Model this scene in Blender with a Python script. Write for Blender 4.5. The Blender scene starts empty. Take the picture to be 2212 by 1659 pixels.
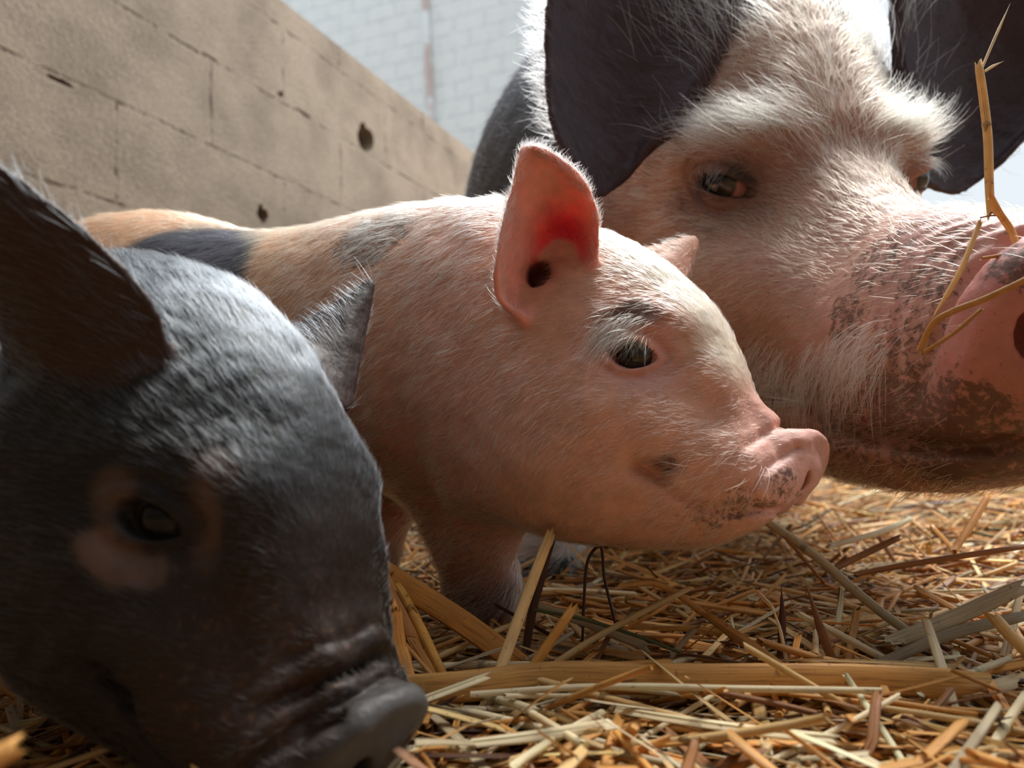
import bpy, math, random
import numpy as np
from mathutils import Matrix, Vector

SC = bpy.context.scene
COL = SC.collection
rng = np.random.default_rng(7)
random.seed(7)
DRAFT = 1.0          # voxel size multiplier
HAIR = 1.0           # hair count multiplier

# ------------------------------------------------------------------ camera
IW, IH, FPX = 2212.0, 1659.0, 1650.0
CAM_H, PITCH, ROLL = 0.16, 4.0, -1.7
cam_data = bpy.data.cameras.new('camera')
cam = bpy.data.objects.new('camera', cam_data)
COL.objects.link(cam)
cam_data.sensor_width = 36.0
cam_data.sensor_fit = 'HORIZONTAL'
cam_data.lens = 36.0 * FPX / IW
cam_data.clip_start = 0.02
cam_data.clip_end = 200
cam_data.dof.use_dof = True
cam_data.dof.focus_distance = 0.50
cam_data.dof.aperture_fstop = 6.3
RC = Matrix.Rotation(math.radians(90 + PITCH), 3, 'X') @ Matrix.Rotation(math.radians(ROLL), 3, 'Z')
cam.matrix_world = Matrix.Translation((0, 0, CAM_H)) @ RC.to_4x4()
SC.camera = cam
RCN = np.array(RC)
CL = np.array([0, 0, CAM_H])


def ray(px, py):
    return RCN @ np.array([(px - IW / 2) / FPX, -(py - IH / 2) / FPX, -1.0])


def P(px, py, d):
    """the world point seen at a pixel, d metres in front of the lens"""
    return CL + ray(px, py) * d


def PZ(px, py, z):
    r = ray(px, py)
    return CL + r * ((z - CAM_H) / r[2])


# ------------------------------------------------------------------ light
SC.view_settings.view_transform = 'Standard'
SC.view_settings.look = 'None'
SC.view_settings.gamma = 1.0
SC.view_settings.exposure = -0.06
world = bpy.data.worlds.new('world')
SC.world = world
world.use_nodes = True
wn = world.node_tree.nodes
wl = world.node_tree.links
wn.clear()
w_out = wn.new('ShaderNodeOutputWorld')
w_bg = wn.new('ShaderNodeBackground')
w_bg.inputs['Color'].default_value = (0.86, 0.94, 1.0, 1)
w_bg.inputs['Strength'].default_value = 1.0
wl.new(w_bg.outputs[0], w_out.inputs[0])


def area_light(name, loc, target, sx, sy, power, color):
    l = bpy.data.lights.new(name, 'AREA')
    l.shape = 'RECTANGLE'
    l.size, l.size_y = sx, sy
    l.energy = power
    l.color = color
    o = bpy.data.objects.new(name, l)
    COL.objects.link(o)
    o.location = loc
    o.rotation_euler = (Vector(target) - Vector(loc)).to_track_quat('-Z', 'Y').to_euler()
    return o


# daylight falling in over the open back of the pen
area_light('daylight_over_the_back', (0.9, 2.6, 3.0), (0.1, 0.7, 0.2), 3.0, 2.0, 190, (0.93, 0.97, 1.0))
sun_d = bpy.data.lights.new('sun', 'SUN')
sun_d.energy = 3.6
sun_d.angle = math.radians(24)
sun_d.color = (1.0, 0.95, 0.87)
sun = bpy.data.objects.new('sun', sun_d)
COL.objects.link(sun)
sun.rotation_euler = Vector((-0.35, -0.35, -1.0)).to_track_quat('-Z', 'Y').to_euler()

SC.cycles.max_bounces = 6
SC.cycles.diffuse_bounces = 3
SC.cycles.glossy_bounces = 3
SC.cycles.transmission_bounces = 4
SC.cycles.adaptive_threshold = 0.05
SC.cycles.sample_clamp_indirect = 6.0


# ------------------------------------------------------------------ materials
def new_mat(name):
    m = bpy.data.materials.new(name)
    m.use_nodes = True
    nt = m.node_tree
    nt.nodes.clear()
    out = nt.nodes.new('ShaderNodeOutputMaterial')
    return m, nt, out


class NT:
    """tiny wrapper for building node trees"""
    def __init__(self, name):
        self.m, self.nt, self.out = new_mat(name)

    def n(self, typ, **kw):
        nd = self.nt.nodes.new('ShaderNode' + typ)
        for k, v in kw.items():
            if k.startswith('i_'):
                nd.inputs[k[2:].replace('_', ' ')].default_value = v
            else:
                setattr(nd, k, v)
        return nd

    def l(self, a, b):
        self.nt.links.new(a, b)

    def noise(self, vec, scale, detail=3, rough=0.55, out='Fac'):
        t = self.n('TexNoise')
        t.inputs['Scale'].default_value = scale
        t.inputs['Detail'].default_value = detail
        t.inputs['Roughness'].default_value = rough
        if vec is not None:
            self.l(vec, t.inputs['Vector'])
        return t.outputs[out]

    def ramp(self, fac, stops):
        r = self.n('ValToRGB')
        cr = r.color_ramp
        while len(cr.elements) < len(stops):
            cr.elements.new(0.5)
        for e, (p, c) in zip(cr.elements, stops):
            e.position = p
            e.color = (*c, 1) if len(c) == 3 else c
        self.l(fac, r.inputs[0])
        return r.outputs[0]

    def mix(self, fac, a, b, blend='MIX'):
        mx = self.n('Mix', data_type='RGBA', blend_type=blend)
        for s, v in ((0, fac), (6, a), (7, b)):
            if isinstance(v, bpy.types.NodeSocket):
                self.l(v, mx.inputs[s])
            elif s == 0:
                mx.inputs[0].default_value = v
            else:
                mx.inputs[s].default_value = (*v, 1)
        return mx.outputs[2]

    def math(self, op, a, b=0.0):
        q = self.n('Math', operation=op)
        for s, v in ((0, a), (1, b)):
            if isinstance(v, bpy.types.NodeSocket):
                self.l(v, q.inputs[s])
            else:
                q.inputs[s].default_value = v
        return q.outputs[0]

    def bump(self, h, strength, dist, normal=None):
        b = self.n('Bump')
        b.inputs['Strength'].default_value = strength
        b.inputs['Distance'].default_value = dist
        self.l(h, b.inputs['Height'])
        if normal is not None:
            self.l(normal, b.inputs['Normal'])
        return b.outputs[0]


# ------------------------------------------------------------------ tags
def tag(o, label=None, cat=None, group=None, kind=None):
    if label:
        o['label'] = label
    if cat:
        o['category'] = cat
    if group:
        o['group'] = group
    if kind:
        o['kind'] = kind
    return o


def mesh_obj(name, verts, faces, mat, parent=None, smooth=True):
    me = bpy.data.meshes.new(name)
    verts = np.asarray(verts, dtype=np.float32)
    if isinstance(faces, np.ndarray) and faces.ndim == 2:
        nf, k = faces.shape
        me.vertices.add(len(verts))
        me.vertices.foreach_set('co', verts.ravel())
        me.loops.add(nf * k)
        me.loops.foreach_set('vertex_index', faces.astype(np.int32).ravel())
        me.polygons.add(nf)
        me.polygons.foreach_set('loop_start', np.arange(0, nf * k, k, dtype=np.int32))
        me.update(calc_edges=True)
        me.validate()
    else:
        me.from_pydata(verts.tolist(), [], faces)
    if smooth:
        me.polygons.foreach_set('use_smooth', np.ones(len(me.polygons), dtype=bool))
    me.materials.append(mat)
    o = bpy.data.objects.new(name, me)
    COL.objects.link(o)
    if parent is not None:
        o.parent = parent
    return o


# ------------------------------------------------------------------ signed distance toolkit
def smin(a, b, k):
    h = np.clip(0.5 + 0.5 * (b - a) / k, 0, 1)
    return b * (1 - h) + a * h - k * h * (1 - h)


def smax(a, b, k):
    return -smin(-a, -b, k)


def sstep(a, b, x):
    t = np.clip((x - a) / (b - a), 0, 1)
    return t * t * (3 - 2 * t)


def gauss(d, w):
    return np.exp(-(d / w) ** 2)


def roundcone(p, a, b, r1, r2):
    a = np.asarray(a, dtype=np.float32)
    b = np.asarray(b, dtype=np.float32)
    ba = b - a
    pa = p - a
    t = np.clip(pa @ ba / (ba @ ba), 0, 1)
    return np.linalg.norm(pa - t[:, None] * ba, axis=1) - (r1 + (r2 - r1) * t)


def ellipsoid(p, c, r, R=None):
    q = p - np.asarray(c, dtype=np.float32)
    if R is not None:
        q = q @ R
    r = np.asarray(r, dtype=np.float32)
    k0 = np.linalg.norm(q / r, axis=1)
    return (k0 - 1) * r.min()


def pchip(x, xp, yp):
    """smooth monotone interpolation of a profile (cubic Hermite, clamped slopes)"""
    xp = np.asarray(xp, float)
    yp = np.asarray(yp, float)
    h = np.diff(xp)
    d = np.diff(yp) / h
    m = np.zeros(len(xp))
    m[1:-1] = np.where(d[:-1] * d[1:] > 0, 2 * d[:-1] * d[1:] / (d[:-1] + d[1:] + 1e-12), (d[:-1] + d[1:]) * 0.25)
    m[0], m[-1] = d[0], d[-1]
    xc = np.clip(x, xp[0], xp[-1])
    i = np.clip(np.searchsorted(xp, xc) - 1, 0, len(xp) - 2)
    t = (xc - xp[i]) / h[i]
    t2, t3 = t * t, t * t * t
    return ((2 * t3 - 3 * t2 + 1) * yp[i] + (t3 - 2 * t2 + t) * h[i] * m[i]
            + (-2 * t3 + 3 * t2) * yp[i + 1] + (t3 - t2) * h[i] * m[i + 1])


class Loft:
    """closed body along local x: top, bottom and half width are functions of x"""
    def __init__(self, tops, bots, wids, n=2.3, wz=0.0):
        self.t = np.array(sorted(tops))
        self.b = np.array(sorted(bots))
        self.w = np.array(sorted(wids))
        self.n = n
        self.wz = wz
        self.x0 = max(self.t[0, 0], self.b[0, 0])
        self.x1 = min(self.t[-1, 0], self.b[-1, 0])

    def __call__(self, p):
        x, y, z = p[:, 0], p[:, 1], p[:, 2]
        zt = pchip(x, self.t[:, 0], self.t[:, 1])
        zb = pchip(x, self.b[:, 0], self.b[:, 1])
        w = pchip(x, self.w[:, 0], self.w[:, 1])
        h = (zt - zb) / 2
        zc = (zt + zb) / 2
        zz = np.abs((z - zc) / h)
        # narrower towards the top than the bottom when wz > 0
        ww = w * (1 - self.wz * np.clip((z - zc) / h, -1, 1))
        r = (np.abs(y / ww) ** self.n + zz ** self.n) ** (1 / self.n)
        d = (r - 1) * np.minimum(w, h)
        ex = np.maximum(self.x0 - x, x - self.x1)
        k = 0.012
        return smax(d, ex, k)


def seg2d(x, z, pts):
    """distance in the plane to a polyline, and the parameter 0..1 along it"""
    best = np.full(x.shape, 1e9)
    par = np.zeros(x.shape)
    n = len(pts) - 1
    for i in range(n):
        ax, az = pts[i]
        bx, bz = pts[i + 1]
        dx, dz = bx - ax, bz - az
        t = np.clip(((x - ax) * dx + (z - az) * dz) / (dx * dx + dz * dz + 1e-12), 0, 1)
        d = np.hypot(x - ax - t * dx, z - az - t * dz)
        m = d < best
        best = np.where(m, d, best)
        par = np.where(m, (i + t) / n, par)
    return best, par


def catmull_grid(net, nu, nv):
    """upsample a control net (a,b,c) along both axes"""
    def up(arr, n):
        m = arr.shape[0]
        s = np.linspace(0, m - 1, n)
        i = np.clip(s.astype(int), 0, m - 2)
        t = (s - i)[:, None, None]
        p1, p2 = arr[i], arr[i + 1]
        p0 = np.where((i > 0)[:, None, None], arr[np.maximum(i - 1, 0)], 2 * p1 - p2)
        p3 = np.where((i < m - 2)[:, None, None], arr[np.minimum(i + 2, m - 1)], 2 * p2 - p1)
        return 0.5 * (2 * p1 + (p2 - p0) * t + (2 * p0 - 5 * p1 + 4 * p2 - p3) * t ** 2 + (3 * p1 - p0 - 3 * p2 + p3) * t ** 3)
    a = up(np.asarray(net, float), nu)
    b = up(a.transpose(1, 0, 2), nv).transpose(1, 0, 2)
    return b


class Sheet:
    """distance field of a thin curved sheet with a given half thickness per point"""
    def __init__(self, net, h, r_mid, r_edge, band, r_base=None):
        net = np.asarray(net, float)
        L = max(np.linalg.norm(np.diff(net, axis=0), axis=2).sum(0).max(), 1e-3)
        W = max(np.linalg.norm(np.diff(net, axis=1), axis=2).sum(1).max(), 1e-3)
        nu, nv = int(L / h * 1.5) + 2, int(W / h * 1.5) + 2
        g = catmull_grid(net, nu, nv)
        self.g = g
        u = np.linspace(0, 1, nu)[:, None] * np.ones((1, nv))
        v = np.linspace(0, 1, nv)[None, :] * np.ones((nu, 1))
        edge = np.minimum(np.minimum(v, 1 - v) * 2 * 3, (1 - u) * 4)
        rad = r_edge + (r_mid - r_edge) * np.clip(edge, 0, 1)
        if r_base is not None:
            rad = rad + (r_base - r_mid) * np.clip(1 - u * 3, 0, 1)
        pts = g.reshape(-1, 3)
        rad = rad.ravel()
        self.pts = pts
        self.uv = np.stack([u.ravel(), v.ravel()], 1)
        self.h = h
        self.lo = pts.min(0) - band - h
        hi = pts.max(0) + band + h
        self.dim = np.ceil((hi - self.lo) / h).astype(int) + 1
        f = np.full(self.dim, band, dtype=np.float32).ravel()
        nb = int(band / h)
        o = np.arange(-nb, nb + 1)
        off = np.stack(np.meshgrid(o, o, o, indexing='ij'), -1).reshape(-1, 3)
        off = off[(np.linalg.norm(off, axis=1) <= nb)]
        base = np.round((pts - self.lo) / h).astype(int)
        st = np.array([self.dim[1] * self.dim[2], self.dim[2], 1])
        for s in range(0, len(pts), 600):
            b = base[s:s + 600]
            q = b[:, None, :] + off[None]
            d = np.linalg.norm(q * h + self.lo - pts[s:s + 600, None, :], axis=2) - rad[s:s + 600, None]
            np.minimum.at(f, (q @ st).ravel(), d.ravel().astype(np.float32))
        self.f = f.reshape(self.dim)
        self.band = band

    def __call__(self, p):
        q = (p - self.lo) / self.h
        out = np.full(len(p), self.band, dtype=np.float32)
        m = np.all((q >= 0) & (q < self.dim - 1.001), axis=1)
        if m.any():
            q = q[m]
            i = q.astype(int)
            t = q - i
            f = self.f
            r = 0
            for a in (0, 1):
                for b in (0, 1):
                    for c in (0, 1):
                        wgt = (t[:, 0] if a else 1 - t[:, 0]) * (t[:, 1] if b else 1 - t[:, 1]) * (t[:, 2] if c else 1 - t[:, 2])
                        r = r + wgt * f[i[:, 0] + a, i[:, 1] + b, i[:, 2] + c]
            out[m] = r
        return out


def axis(lo, hi, fine_lo, fine_hi, fine, coarse):
    """grid coordinates, fine inside [fine_lo, fine_hi], growing to coarse outside"""
    a = list(np.arange(fine_lo, fine_hi, fine))
    s, x = fine, a[-1]
    while x < hi:
        s = min(s * 1.12, coarse)
        x += s
        a.append(x)
    s, x = fine, a[0]
    pre = []
    while x > lo:
        s = min(s * 1.12, coarse)
        x -= s
        pre.append(x)
    return np.array(pre[::-1] + a)


def polygonize(f, xs, ys, zs):
    B = 6
    nx, ny, nz = len(xs), len(ys), len(zs)
    bx, by, bz = [np.arange(0, n, B) for n in (nx, ny, nz)]

    def mid(a, b, n):
        e = np.minimum(b + B, n - 1)
        return (a[b] + a[e]) / 2, (a[e] - a[b]) / 2
    mx, rx = mid(xs, bx, nx)
    my, ry = mid(ys, by, ny)
    mz, rz = mid(zs, bz, nz)
    G = np.stack(np.meshgrid(mx, my, mz, indexing='ij'), -1).reshape(-1, 3).astype(np.float32)
    Rr = np.sqrt(rx[:, None, None] ** 2 + ry[None, :, None] ** 2 + rz[None, None, :] ** 2).ravel()
    F = np.concatenate([f(G[s:s + 200000]) for s in range(0, len(G), 200000)])
    act = np.abs(F) < Rr * 1.6 + 0.006
    full = np.repeat(np.repeat(np.repeat(F.reshape(len(bx), len(by), len(bz)), B, 0), B, 1), B, 2)[:nx, :ny, :nz].astype(np.float32)
    full = np.ascontiguousarray(full)
    ii = np.array(np.unravel_index(np.nonzero(act)[0], (len(bx), len(by), len(bz)))).T * B
    o = np.arange(B)
    off = np.stack(np.meshgrid(o, o, o, indexing='ij'), -1).reshape(-1, 3)
    for s in range(0, len(ii), 1500):
        q = (ii[s:s + 1500, None, :] + off[None]).reshape(-1, 3)
        q = q[(q[:, 0] < nx) & (q[:, 1] < ny) & (q[:, 2] < nz)]
        pts = np.stack([xs[q[:, 0]], ys[q[:, 1]], zs[q[:, 2]]], 1).astype(np.float32)
        full[q[:, 0], q[:, 1], q[:, 2]] = f(pts)
    # surface nets
    s = full < 0
    cnt = np.zeros((nx - 1, ny - 1, nz - 1), dtype=np.uint8)
    for a in (0, 1):
        for b in (0, 1):
            for c in (0, 1):
                cnt += s[a:nx - 1 + a, b:ny - 1 + b, c:nz - 1 + c]
    ci, cj, ck = np.nonzero((cnt > 0) & (cnt < 8))
    vid = np.full((nx - 1, ny - 1, nz - 1), -1, dtype=np.int32)
    vid[ci, cj, ck] = np.arange(len(ci))
    pos = np.zeros((len(ci), 3))
    num = np.zeros(len(ci))
    for ax in range(3):
        for a in (0, 1):
            for b in (0, 1):
                o0 = [0, 0, 0]
                oth = [k for k in range(3) if k != ax]
                o0[oth[0]], o0[oth[1]] = a, b
                o1 = list(o0)
                o1[ax] = 1
                i0, j0, k0 = ci + o0[0], cj + o0[1], ck + o0[2]
                i1, j1, k1 = ci + o1[0], cj + o1[1], ck + o1[2]
                f0, f1 = full[i0, j0, k0], full[i1, j1, k1]
                m = (f0 < 0) != (f1 < 0)
                t = np.where(m, f0 / np.where(m, f0 - f1, 1), 0)
                e = np.stack([xs[i0] + (xs[i1] - xs[i0]) * t, ys[j0] + (ys[j1] - ys[j0]) * t, zs[k0] + (zs[k1] - zs[k0]) * t], 1)
                pos += e * m[:, None]
                num += m
    pos /= num[:, None]
    quads = []
    for ax in range(3):
        sl0 = [slice(None)] * 3
        sl1 = [slice(None)] * 3
        sl0[ax] = slice(0, -1)
        sl1[ax] = slice(1, None)
        A, Bs = s[tuple(sl0)], s[tuple(sl1)]
        e = np.array(np.nonzero(A != Bs))
        u, v = [(1, 2), (2, 0), (0, 1)][ax]
        lim = [nx - 1, ny - 1, nz - 1]
        ok = (e[u] >= 1) & (e[v] >= 1) & (e[u] < lim[u]) & (e[v] < lim[v])
        e = e[:, ok]
        inside0 = s[e[0], e[1], e[2]]

        def cell(du, dv):
            c = [e[0].copy(), e[1].copy(), e[2].copy()]
            c[u] = c[u] + du
            c[v] = c[v] + dv
            return vid[c[0], c[1], c[2]]
        q = np.stack([cell(-1, -1), cell(0, -1), cell(0, 0), cell(-1, 0)], 1)
        q[~inside0] = q[~inside0][:, ::-1]
        quads.append(q)
    quads = np.concatenate(quads)
    quads = quads[(quads >= 0).all(1)]
    return pos, quads


def vert_normals(v, q):
    d1 = v[q[:, 2]] - v[q[:, 0]]
    d2 = v[q[:, 3]] - v[q[:, 1]]
    fn = np.cross(d1, d2)
    n = np.zeros_like(v)
    for k in range(4):
        for c in range(3):
            n[:, c] += np.bincount(q[:, k], fn[:, c], minlength=len(v))
    return n / (np.linalg.norm(n, axis=1, keepdims=True) + 1e-12)


def relax(v, q, it=2, lam=0.5):
    e = np.concatenate([q[:, [0, 1]], q[:, [1, 2]], q[:, [2, 3]], q[:, [3, 0]]])
    deg = np.bincount(e[:, 0], minlength=len(v)) + np.bincount(e[:, 1], minlength=len(v))
    for k in range(it):
        for l in (lam, -lam * 1.03):
            a = np.zeros_like(v)
            for c in range(3):
                a[:, c] = np.bincount(e[:, 0], v[e[:, 1], c], minlength=len(v)) + np.bincount(e[:, 1], v[e[:, 0], c], minlength=len(v))
            v = v + l * (a / deg[:, None] - v)
    return v


# value noise on arrays of points
_perm = np.random.default_rng(3).permutation(4096)
_rv = np.random.default_rng(4).random(4096) * 2 - 1


def vnoise(p, scale):
    q = p * scale
    i = np.floor(q).astype(np.int64)
    t = q - i
    t = t * t * (3 - 2 * t)
    r = 0
    for a in (0, 1):
        for b in (0, 1):
            for c in (0, 1):
                hsh = _perm[(_perm[(_perm[(i[:, 0] + a) & 4095] + i[:, 1] + b) & 4095] + i[:, 2] + c) & 4095]
                w = (t[:, 0] if a else 1 - t[:, 0]) * (t[:, 1] if b else 1 - t[:, 1]) * (t[:, 2] if c else 1 - t[:, 2])
                r = r + w * _rv[hsh]
    return r


class Pose:
    """a head's own frame: x to the snout, y to the animal's left, z up"""
    def __init__(self, yaw, pitch, roll, origin, scale=1.0):
        # yaw: degrees turned from world +X towards the camera; pitch: nose down
        R = (Matrix.Rotation(math.radians(-yaw), 3, 'Z') @ Matrix.Rotation(math.radians(pitch), 3, 'Y')
             @ Matrix.Rotation(math.radians(roll), 3, 'X'))
        self.R = np.array(R)
        self.o = np.asarray(origin, float)
        self.s = scale

    def to_local(self, p):
        return (p - self.o) @ self.R / self.s

    def to_world(self, q):
        return np.asarray(q) * self.s @ self.R.T + self.o

    def on_plane(self, px, py, y=0.0):
        """local point where the sight line of a pixel meets the plane y = const"""
        r = self.R.T @ ray(px, py)
        o = self.R.T @ (CL - self.o) / self.s
        t = (y - o[1]) / r[1]
        return o + r * t


def project(p):
    q = (np.atleast_2d(p) - CL) @ RCN
    return np.stack([IW / 2 + FPX * q[:, 0] / -q[:, 2], IH / 2 - FPX * q[:, 1] / -q[:, 2], -q[:, 2]], 1)


def on_plane_x(pose, px, py, x):
    r = pose.R.T @ ray(px, py)
    o = pose.R.T @ (CL - pose.o) / pose.s
    return o + r * ((x - o[0]) / r[0])
# ------------------------------------------------------------------ piglet head, traced on its own midline
PINK = Pose(25, 0, 0, (0, 0, 0))
_left = PINK.R[:, 1]
PINK.o = P(1372, 772, 0.470) + _left * 0.049


def prof(pts, y=0.0, pose=PINK):
    out = []
    for a in pts:
        q = pose.on_plane(a[0], a[1], y)
        out.append((q[0], q[2]))
    return out


top_px = [(1010, 520), (1080, 490), (1180, 480), (1260, 488), (1320, 505), (1385, 533), (1440, 568), (1495, 612), (1545, 668),
          (1585, 730), (1610, 790), (1628, 845), (1655, 880), (1690, 905), (1715, 925)]
bot_px = [(1010, 1078), (1090, 1100), (1180, 1122), (1280, 1146), (1380, 1164), (1470, 1172), (1560, 1160), (1620, 1130), (1650, 1108), (1668, 1088)]
HT = prof(top_px)
HB = prof(bot_px)
HW = [(-.16, .046), (-.11, .060), (-.06, .069), (-.02, .066), (.02, .0585), (.05, .050), (.075, .042), (.095, .036), (.115, .0315), (.14, .029), (.17, .0275), (.21, .027)]
piglet_loft = Loft(HT, HB, HW, n=2.25, wz=0.16)

D_TOP = PINK.on_plane(1790, 938, 0)
D_BOT = PINK.on_plane(1688, 1108, 0)
DC = (D_TOP + D_BOT) / 2 - np.array([.003, 0, .0])
DV = D_TOP - D_BOT
D_H = np.linalg.norm(DV) / 2
DV = DV / np.linalg.norm(DV)
DN = np.array([DV[2], 0, -DV[0]])          # the disc faces forward and a little down
DR = np.stack([DN, [0, 1, 0], DV], 1)      # columns: normal, side, up

EYE = PINK.on_plane(1372, 768, -0.047)
MOUTH = prof([(1405, 1000), (1440, 1018), (1470, 1055), (1520, 1085), (1580, 1103), (1640, 1100), (1690, 1108)], -0.035)
NOSEFOLD = prof([(1700, 905), (1668, 925), (1630, 955), (1605, 985)], -0.03)
NOSEFOLD2 = prof([(1716, 968), (1690, 985), (1652, 1018), (1632, 1050), (1640, 1090)], -0.03)


def almond(px, pz, ex, ez, a, b, tilt):
    """vesica: negative inside; half width a, half height b"""
    c, s = math.cos(tilt), math.sin(tilt)
    x = (px - ex) * c + (pz - ez) * s
    z = -(px - ex) * s + (pz - ez) * c
    R = (a * a + b * b) / (2 * b)
    o = R - b
    return np.maximum(np.hypot(x, z + o), np.hypot(x, z - o)) - R


EYE_R = 0.0118


def piglet_head(q, brow=1.0, wrinkle=1.0, turn=0.0, folds=0.0):
    x, y, z = q[:, 0], q[:, 1], q[:, 2]
    ay = np.abs(y)
    m = np.stack([x, -ay, z], 1)
    f = piglet_loft(q)
    # cheeks and jowls
    f = smin(f, ellipsoid(m, (-.045, -.036, -.055), (.060, .036, .048)), .03)
    f = smin(f, ellipsoid(m, (.035, -.022, -.070), (.055, .026, .034)), .025)
    # brow over the eye
    f = smin(f, ellipsoid(m, EYE + np.array([-.004, .012, .020]), (.030, .016, .011)), .018)
    # hollow in front of the eye, along the side of the nose
    d, t = seg2d(x, z, [(EYE[0] + .014, EYE[2] - .002), (EYE[0] + .045, EYE[2] - .032), (EYE[0] + .075, EYE[2] - .055)])
    f = f + .0065 * gauss(d, .016) * sstep(.012, .03, ay)
    # cheek under the eye
    d, t = seg2d(x, z, [(EYE[0] - .02, EYE[2] - .030), (EYE[0] + .02, EYE[2] - .040)])
    f = f - .003 * gauss(d, .016)
    # snout: neck of the disc, then the disc itself
    c_, s_ = math.cos(turn), math.sin(turn)
    n_ = DN * c_ - np.array([0, 1., 0]) * s_
    sd = np.array([0, 1., 0]) * c_ + DN * s_
    FR = np.stack([n_, sd, DV], 1)
    u = (q - DC) @ FR
    w = np.hypot(u[:, 1] / .0305, u[:, 2] / D_H)
    disc = np.maximum((w - 1) * .0305, np.abs(u[:, 0] + .0045) - .0050)
    disc = smax((w - 1) * .0305, np.abs(u[:, 0] + .004 - .0015 * gauss(w, .5)) - .0055, .006)
    f = smin(f, roundcone(q, (DC[0] - .045, 0, DC[2] + .006), DC - DN * .009, .023, .020), .012)
    f = smin(f, disc, .006)
    # nostrils
    for s in (-1, 1):
        c = DC + n_ * .001 + DV * -.001 + sd * (s * .0125)
        nd = ellipsoid(q, c, (.012, .0055, .0085), FR)
        f = smax(f, -nd, .003)
    # rings of folded skin behind the disc
    d, t = seg2d(x, z, NOSEFOLD)
    f = f + .0024 * wrinkle * gauss(d, .0030) * sstep(1.0, .7, t)
    d, t = seg2d(x, z, NOSEFOLD2)
    f = f + .0026 * wrinkle * gauss(d, .0030)
    cr = np.sin((u[:, 0] + .35 * u[:, 2] + .004 * np.sin(y * 240)) * 700) + np.sin((u[:, 0] - .6 * y + .003 * np.sin(z * 330)) * 820)
    f = f + .00022 * wrinkle * cr * gauss(u[:, 0] + .020, .012) * sstep(1.6, .9, w)
    if folds:
        for o_, a_ in ((.0165, 1.0), (.0265, .9), (.0375, .6)):
            f = f + folds * a_ * gauss(u[:, 0] + o_ + .0015 * np.sin(y * 150), .0022) * sstep(-.012, .004, u[:, 2])
    # mouth
    d, t = seg2d(x, z, MOUTH)
    f = f + .0050 * gauss(d, .0032) * sstep(.004, .012, ay) * (1.0 - .3 * t)
    d, t = seg2d(x, z, [MOUTH[0], MOUTH[1]])
    f = f + .0045 * gauss(d, .0065)
    # eye: lids, opening and socket
    ed = np.linalg.norm(m - EYE, axis=1)
    f = smin(f, ed - (EYE_R + .0030), .008)
    al = almond(x, z, EYE[0], EYE[2], .0150, .0088, -.22)
    cut = np.maximum(al, (ay - (-EYE[1])) * -1 + .002)
    f = smax(f, -np.maximum(cut, -(ed - EYE_R * .80)), .0022)
    # lid folds
    al2 = almond(x, z, EYE[0], EYE[2] + .001, .0215, .0145, -.22)
    f = f + .0018 * gauss(al2, .0022) * sstep(.02, .035, ay)
    al3 = almond(x, z, EYE[0] + .003, EYE[2] + .004, .030, .021, -.2)
    f = f + .0012 * gauss(al3, .0026) * sstep(.02, .035, ay) * brow
    return f


def ear_net(rows, pose=PINK):
    """rows of (px, py, y): points traced on the ear, at a distance y out from the head's midline"""
    return np.array([[pose.on_plane(a, b, y) for a, b, y in r] for r in rows])


NEAR_EAR = ear_net([
    [(1215, 640, -.040), (1190, 655, -.044), (1172, 668, -.052), (1140, 690, -.064), (1118, 680, -.072)],
    [(1278, 575, -.046), (1220, 600, -.034), (1165, 618, -.032), (1105, 650, -.062), (1078, 640, -.082)],
    [(1292, 500, -.050), (1245, 520, -.036), (1185, 530, -.036), (1118, 560, -.064), (1074, 575, -.088)],
    [(1284, 440, -.058), (1245, 450, -.050), (1190, 455, -.052), (1130, 470, -.070), (1090, 480, -.086)],
    [(1248, 380, -.070), (1215, 380, -.066), (1180, 385, -.068), (1140, 395, -.076), (1108, 405, -.084)],
    [(1192, 335, -.080), (1175, 330, -.078), (1155, 328, -.079), (1135, 335, -.082), (1122, 350, -.085)],
    [(1156, 321, -.084), (1150, 319, -.084), (1143, 318, -.084), (1135, 320, -.084), (1128, 324, -.084)],
])


def spread_ear(base, tip, up, width, cup, n=6, bend=0.0):
    """a leaf-shaped, cupped ear from base to tip; up = direction of its upper edge, cup along the inside normal"""
    base, tip, up = map(lambda a: np.asarray(a, float), (base, tip, up))
    ax = tip - base
    up = up - ax * (up @ ax) / (ax @ ax)
    up /= np.linalg.norm(up)
    nrm = np.cross(ax, up)
    nrm /= np.linalg.norm(nrm)
    rows = []
    prof_w = np.interp(np.linspace(0, 1, n), [0, .2, .5, .8, 1], [.80, 1.0, .86, .46, .08])
    for i in range(n):
        t = i / (n - 1)
        c = base + ax * t + nrm * bend * t * t
        w = width * prof_w[i]
        row = []
        for v in np.linspace(-1, 1, 5):
            row.append(c + up * w * v + nrm * cup * (1 - v * v) * (1 - .7 * t) * -1)
        rows.append(row)
    return np.array(rows)


def mirror(net):
    n = np.array(net).copy()
    n[..., 1] *= -1
    return n
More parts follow.
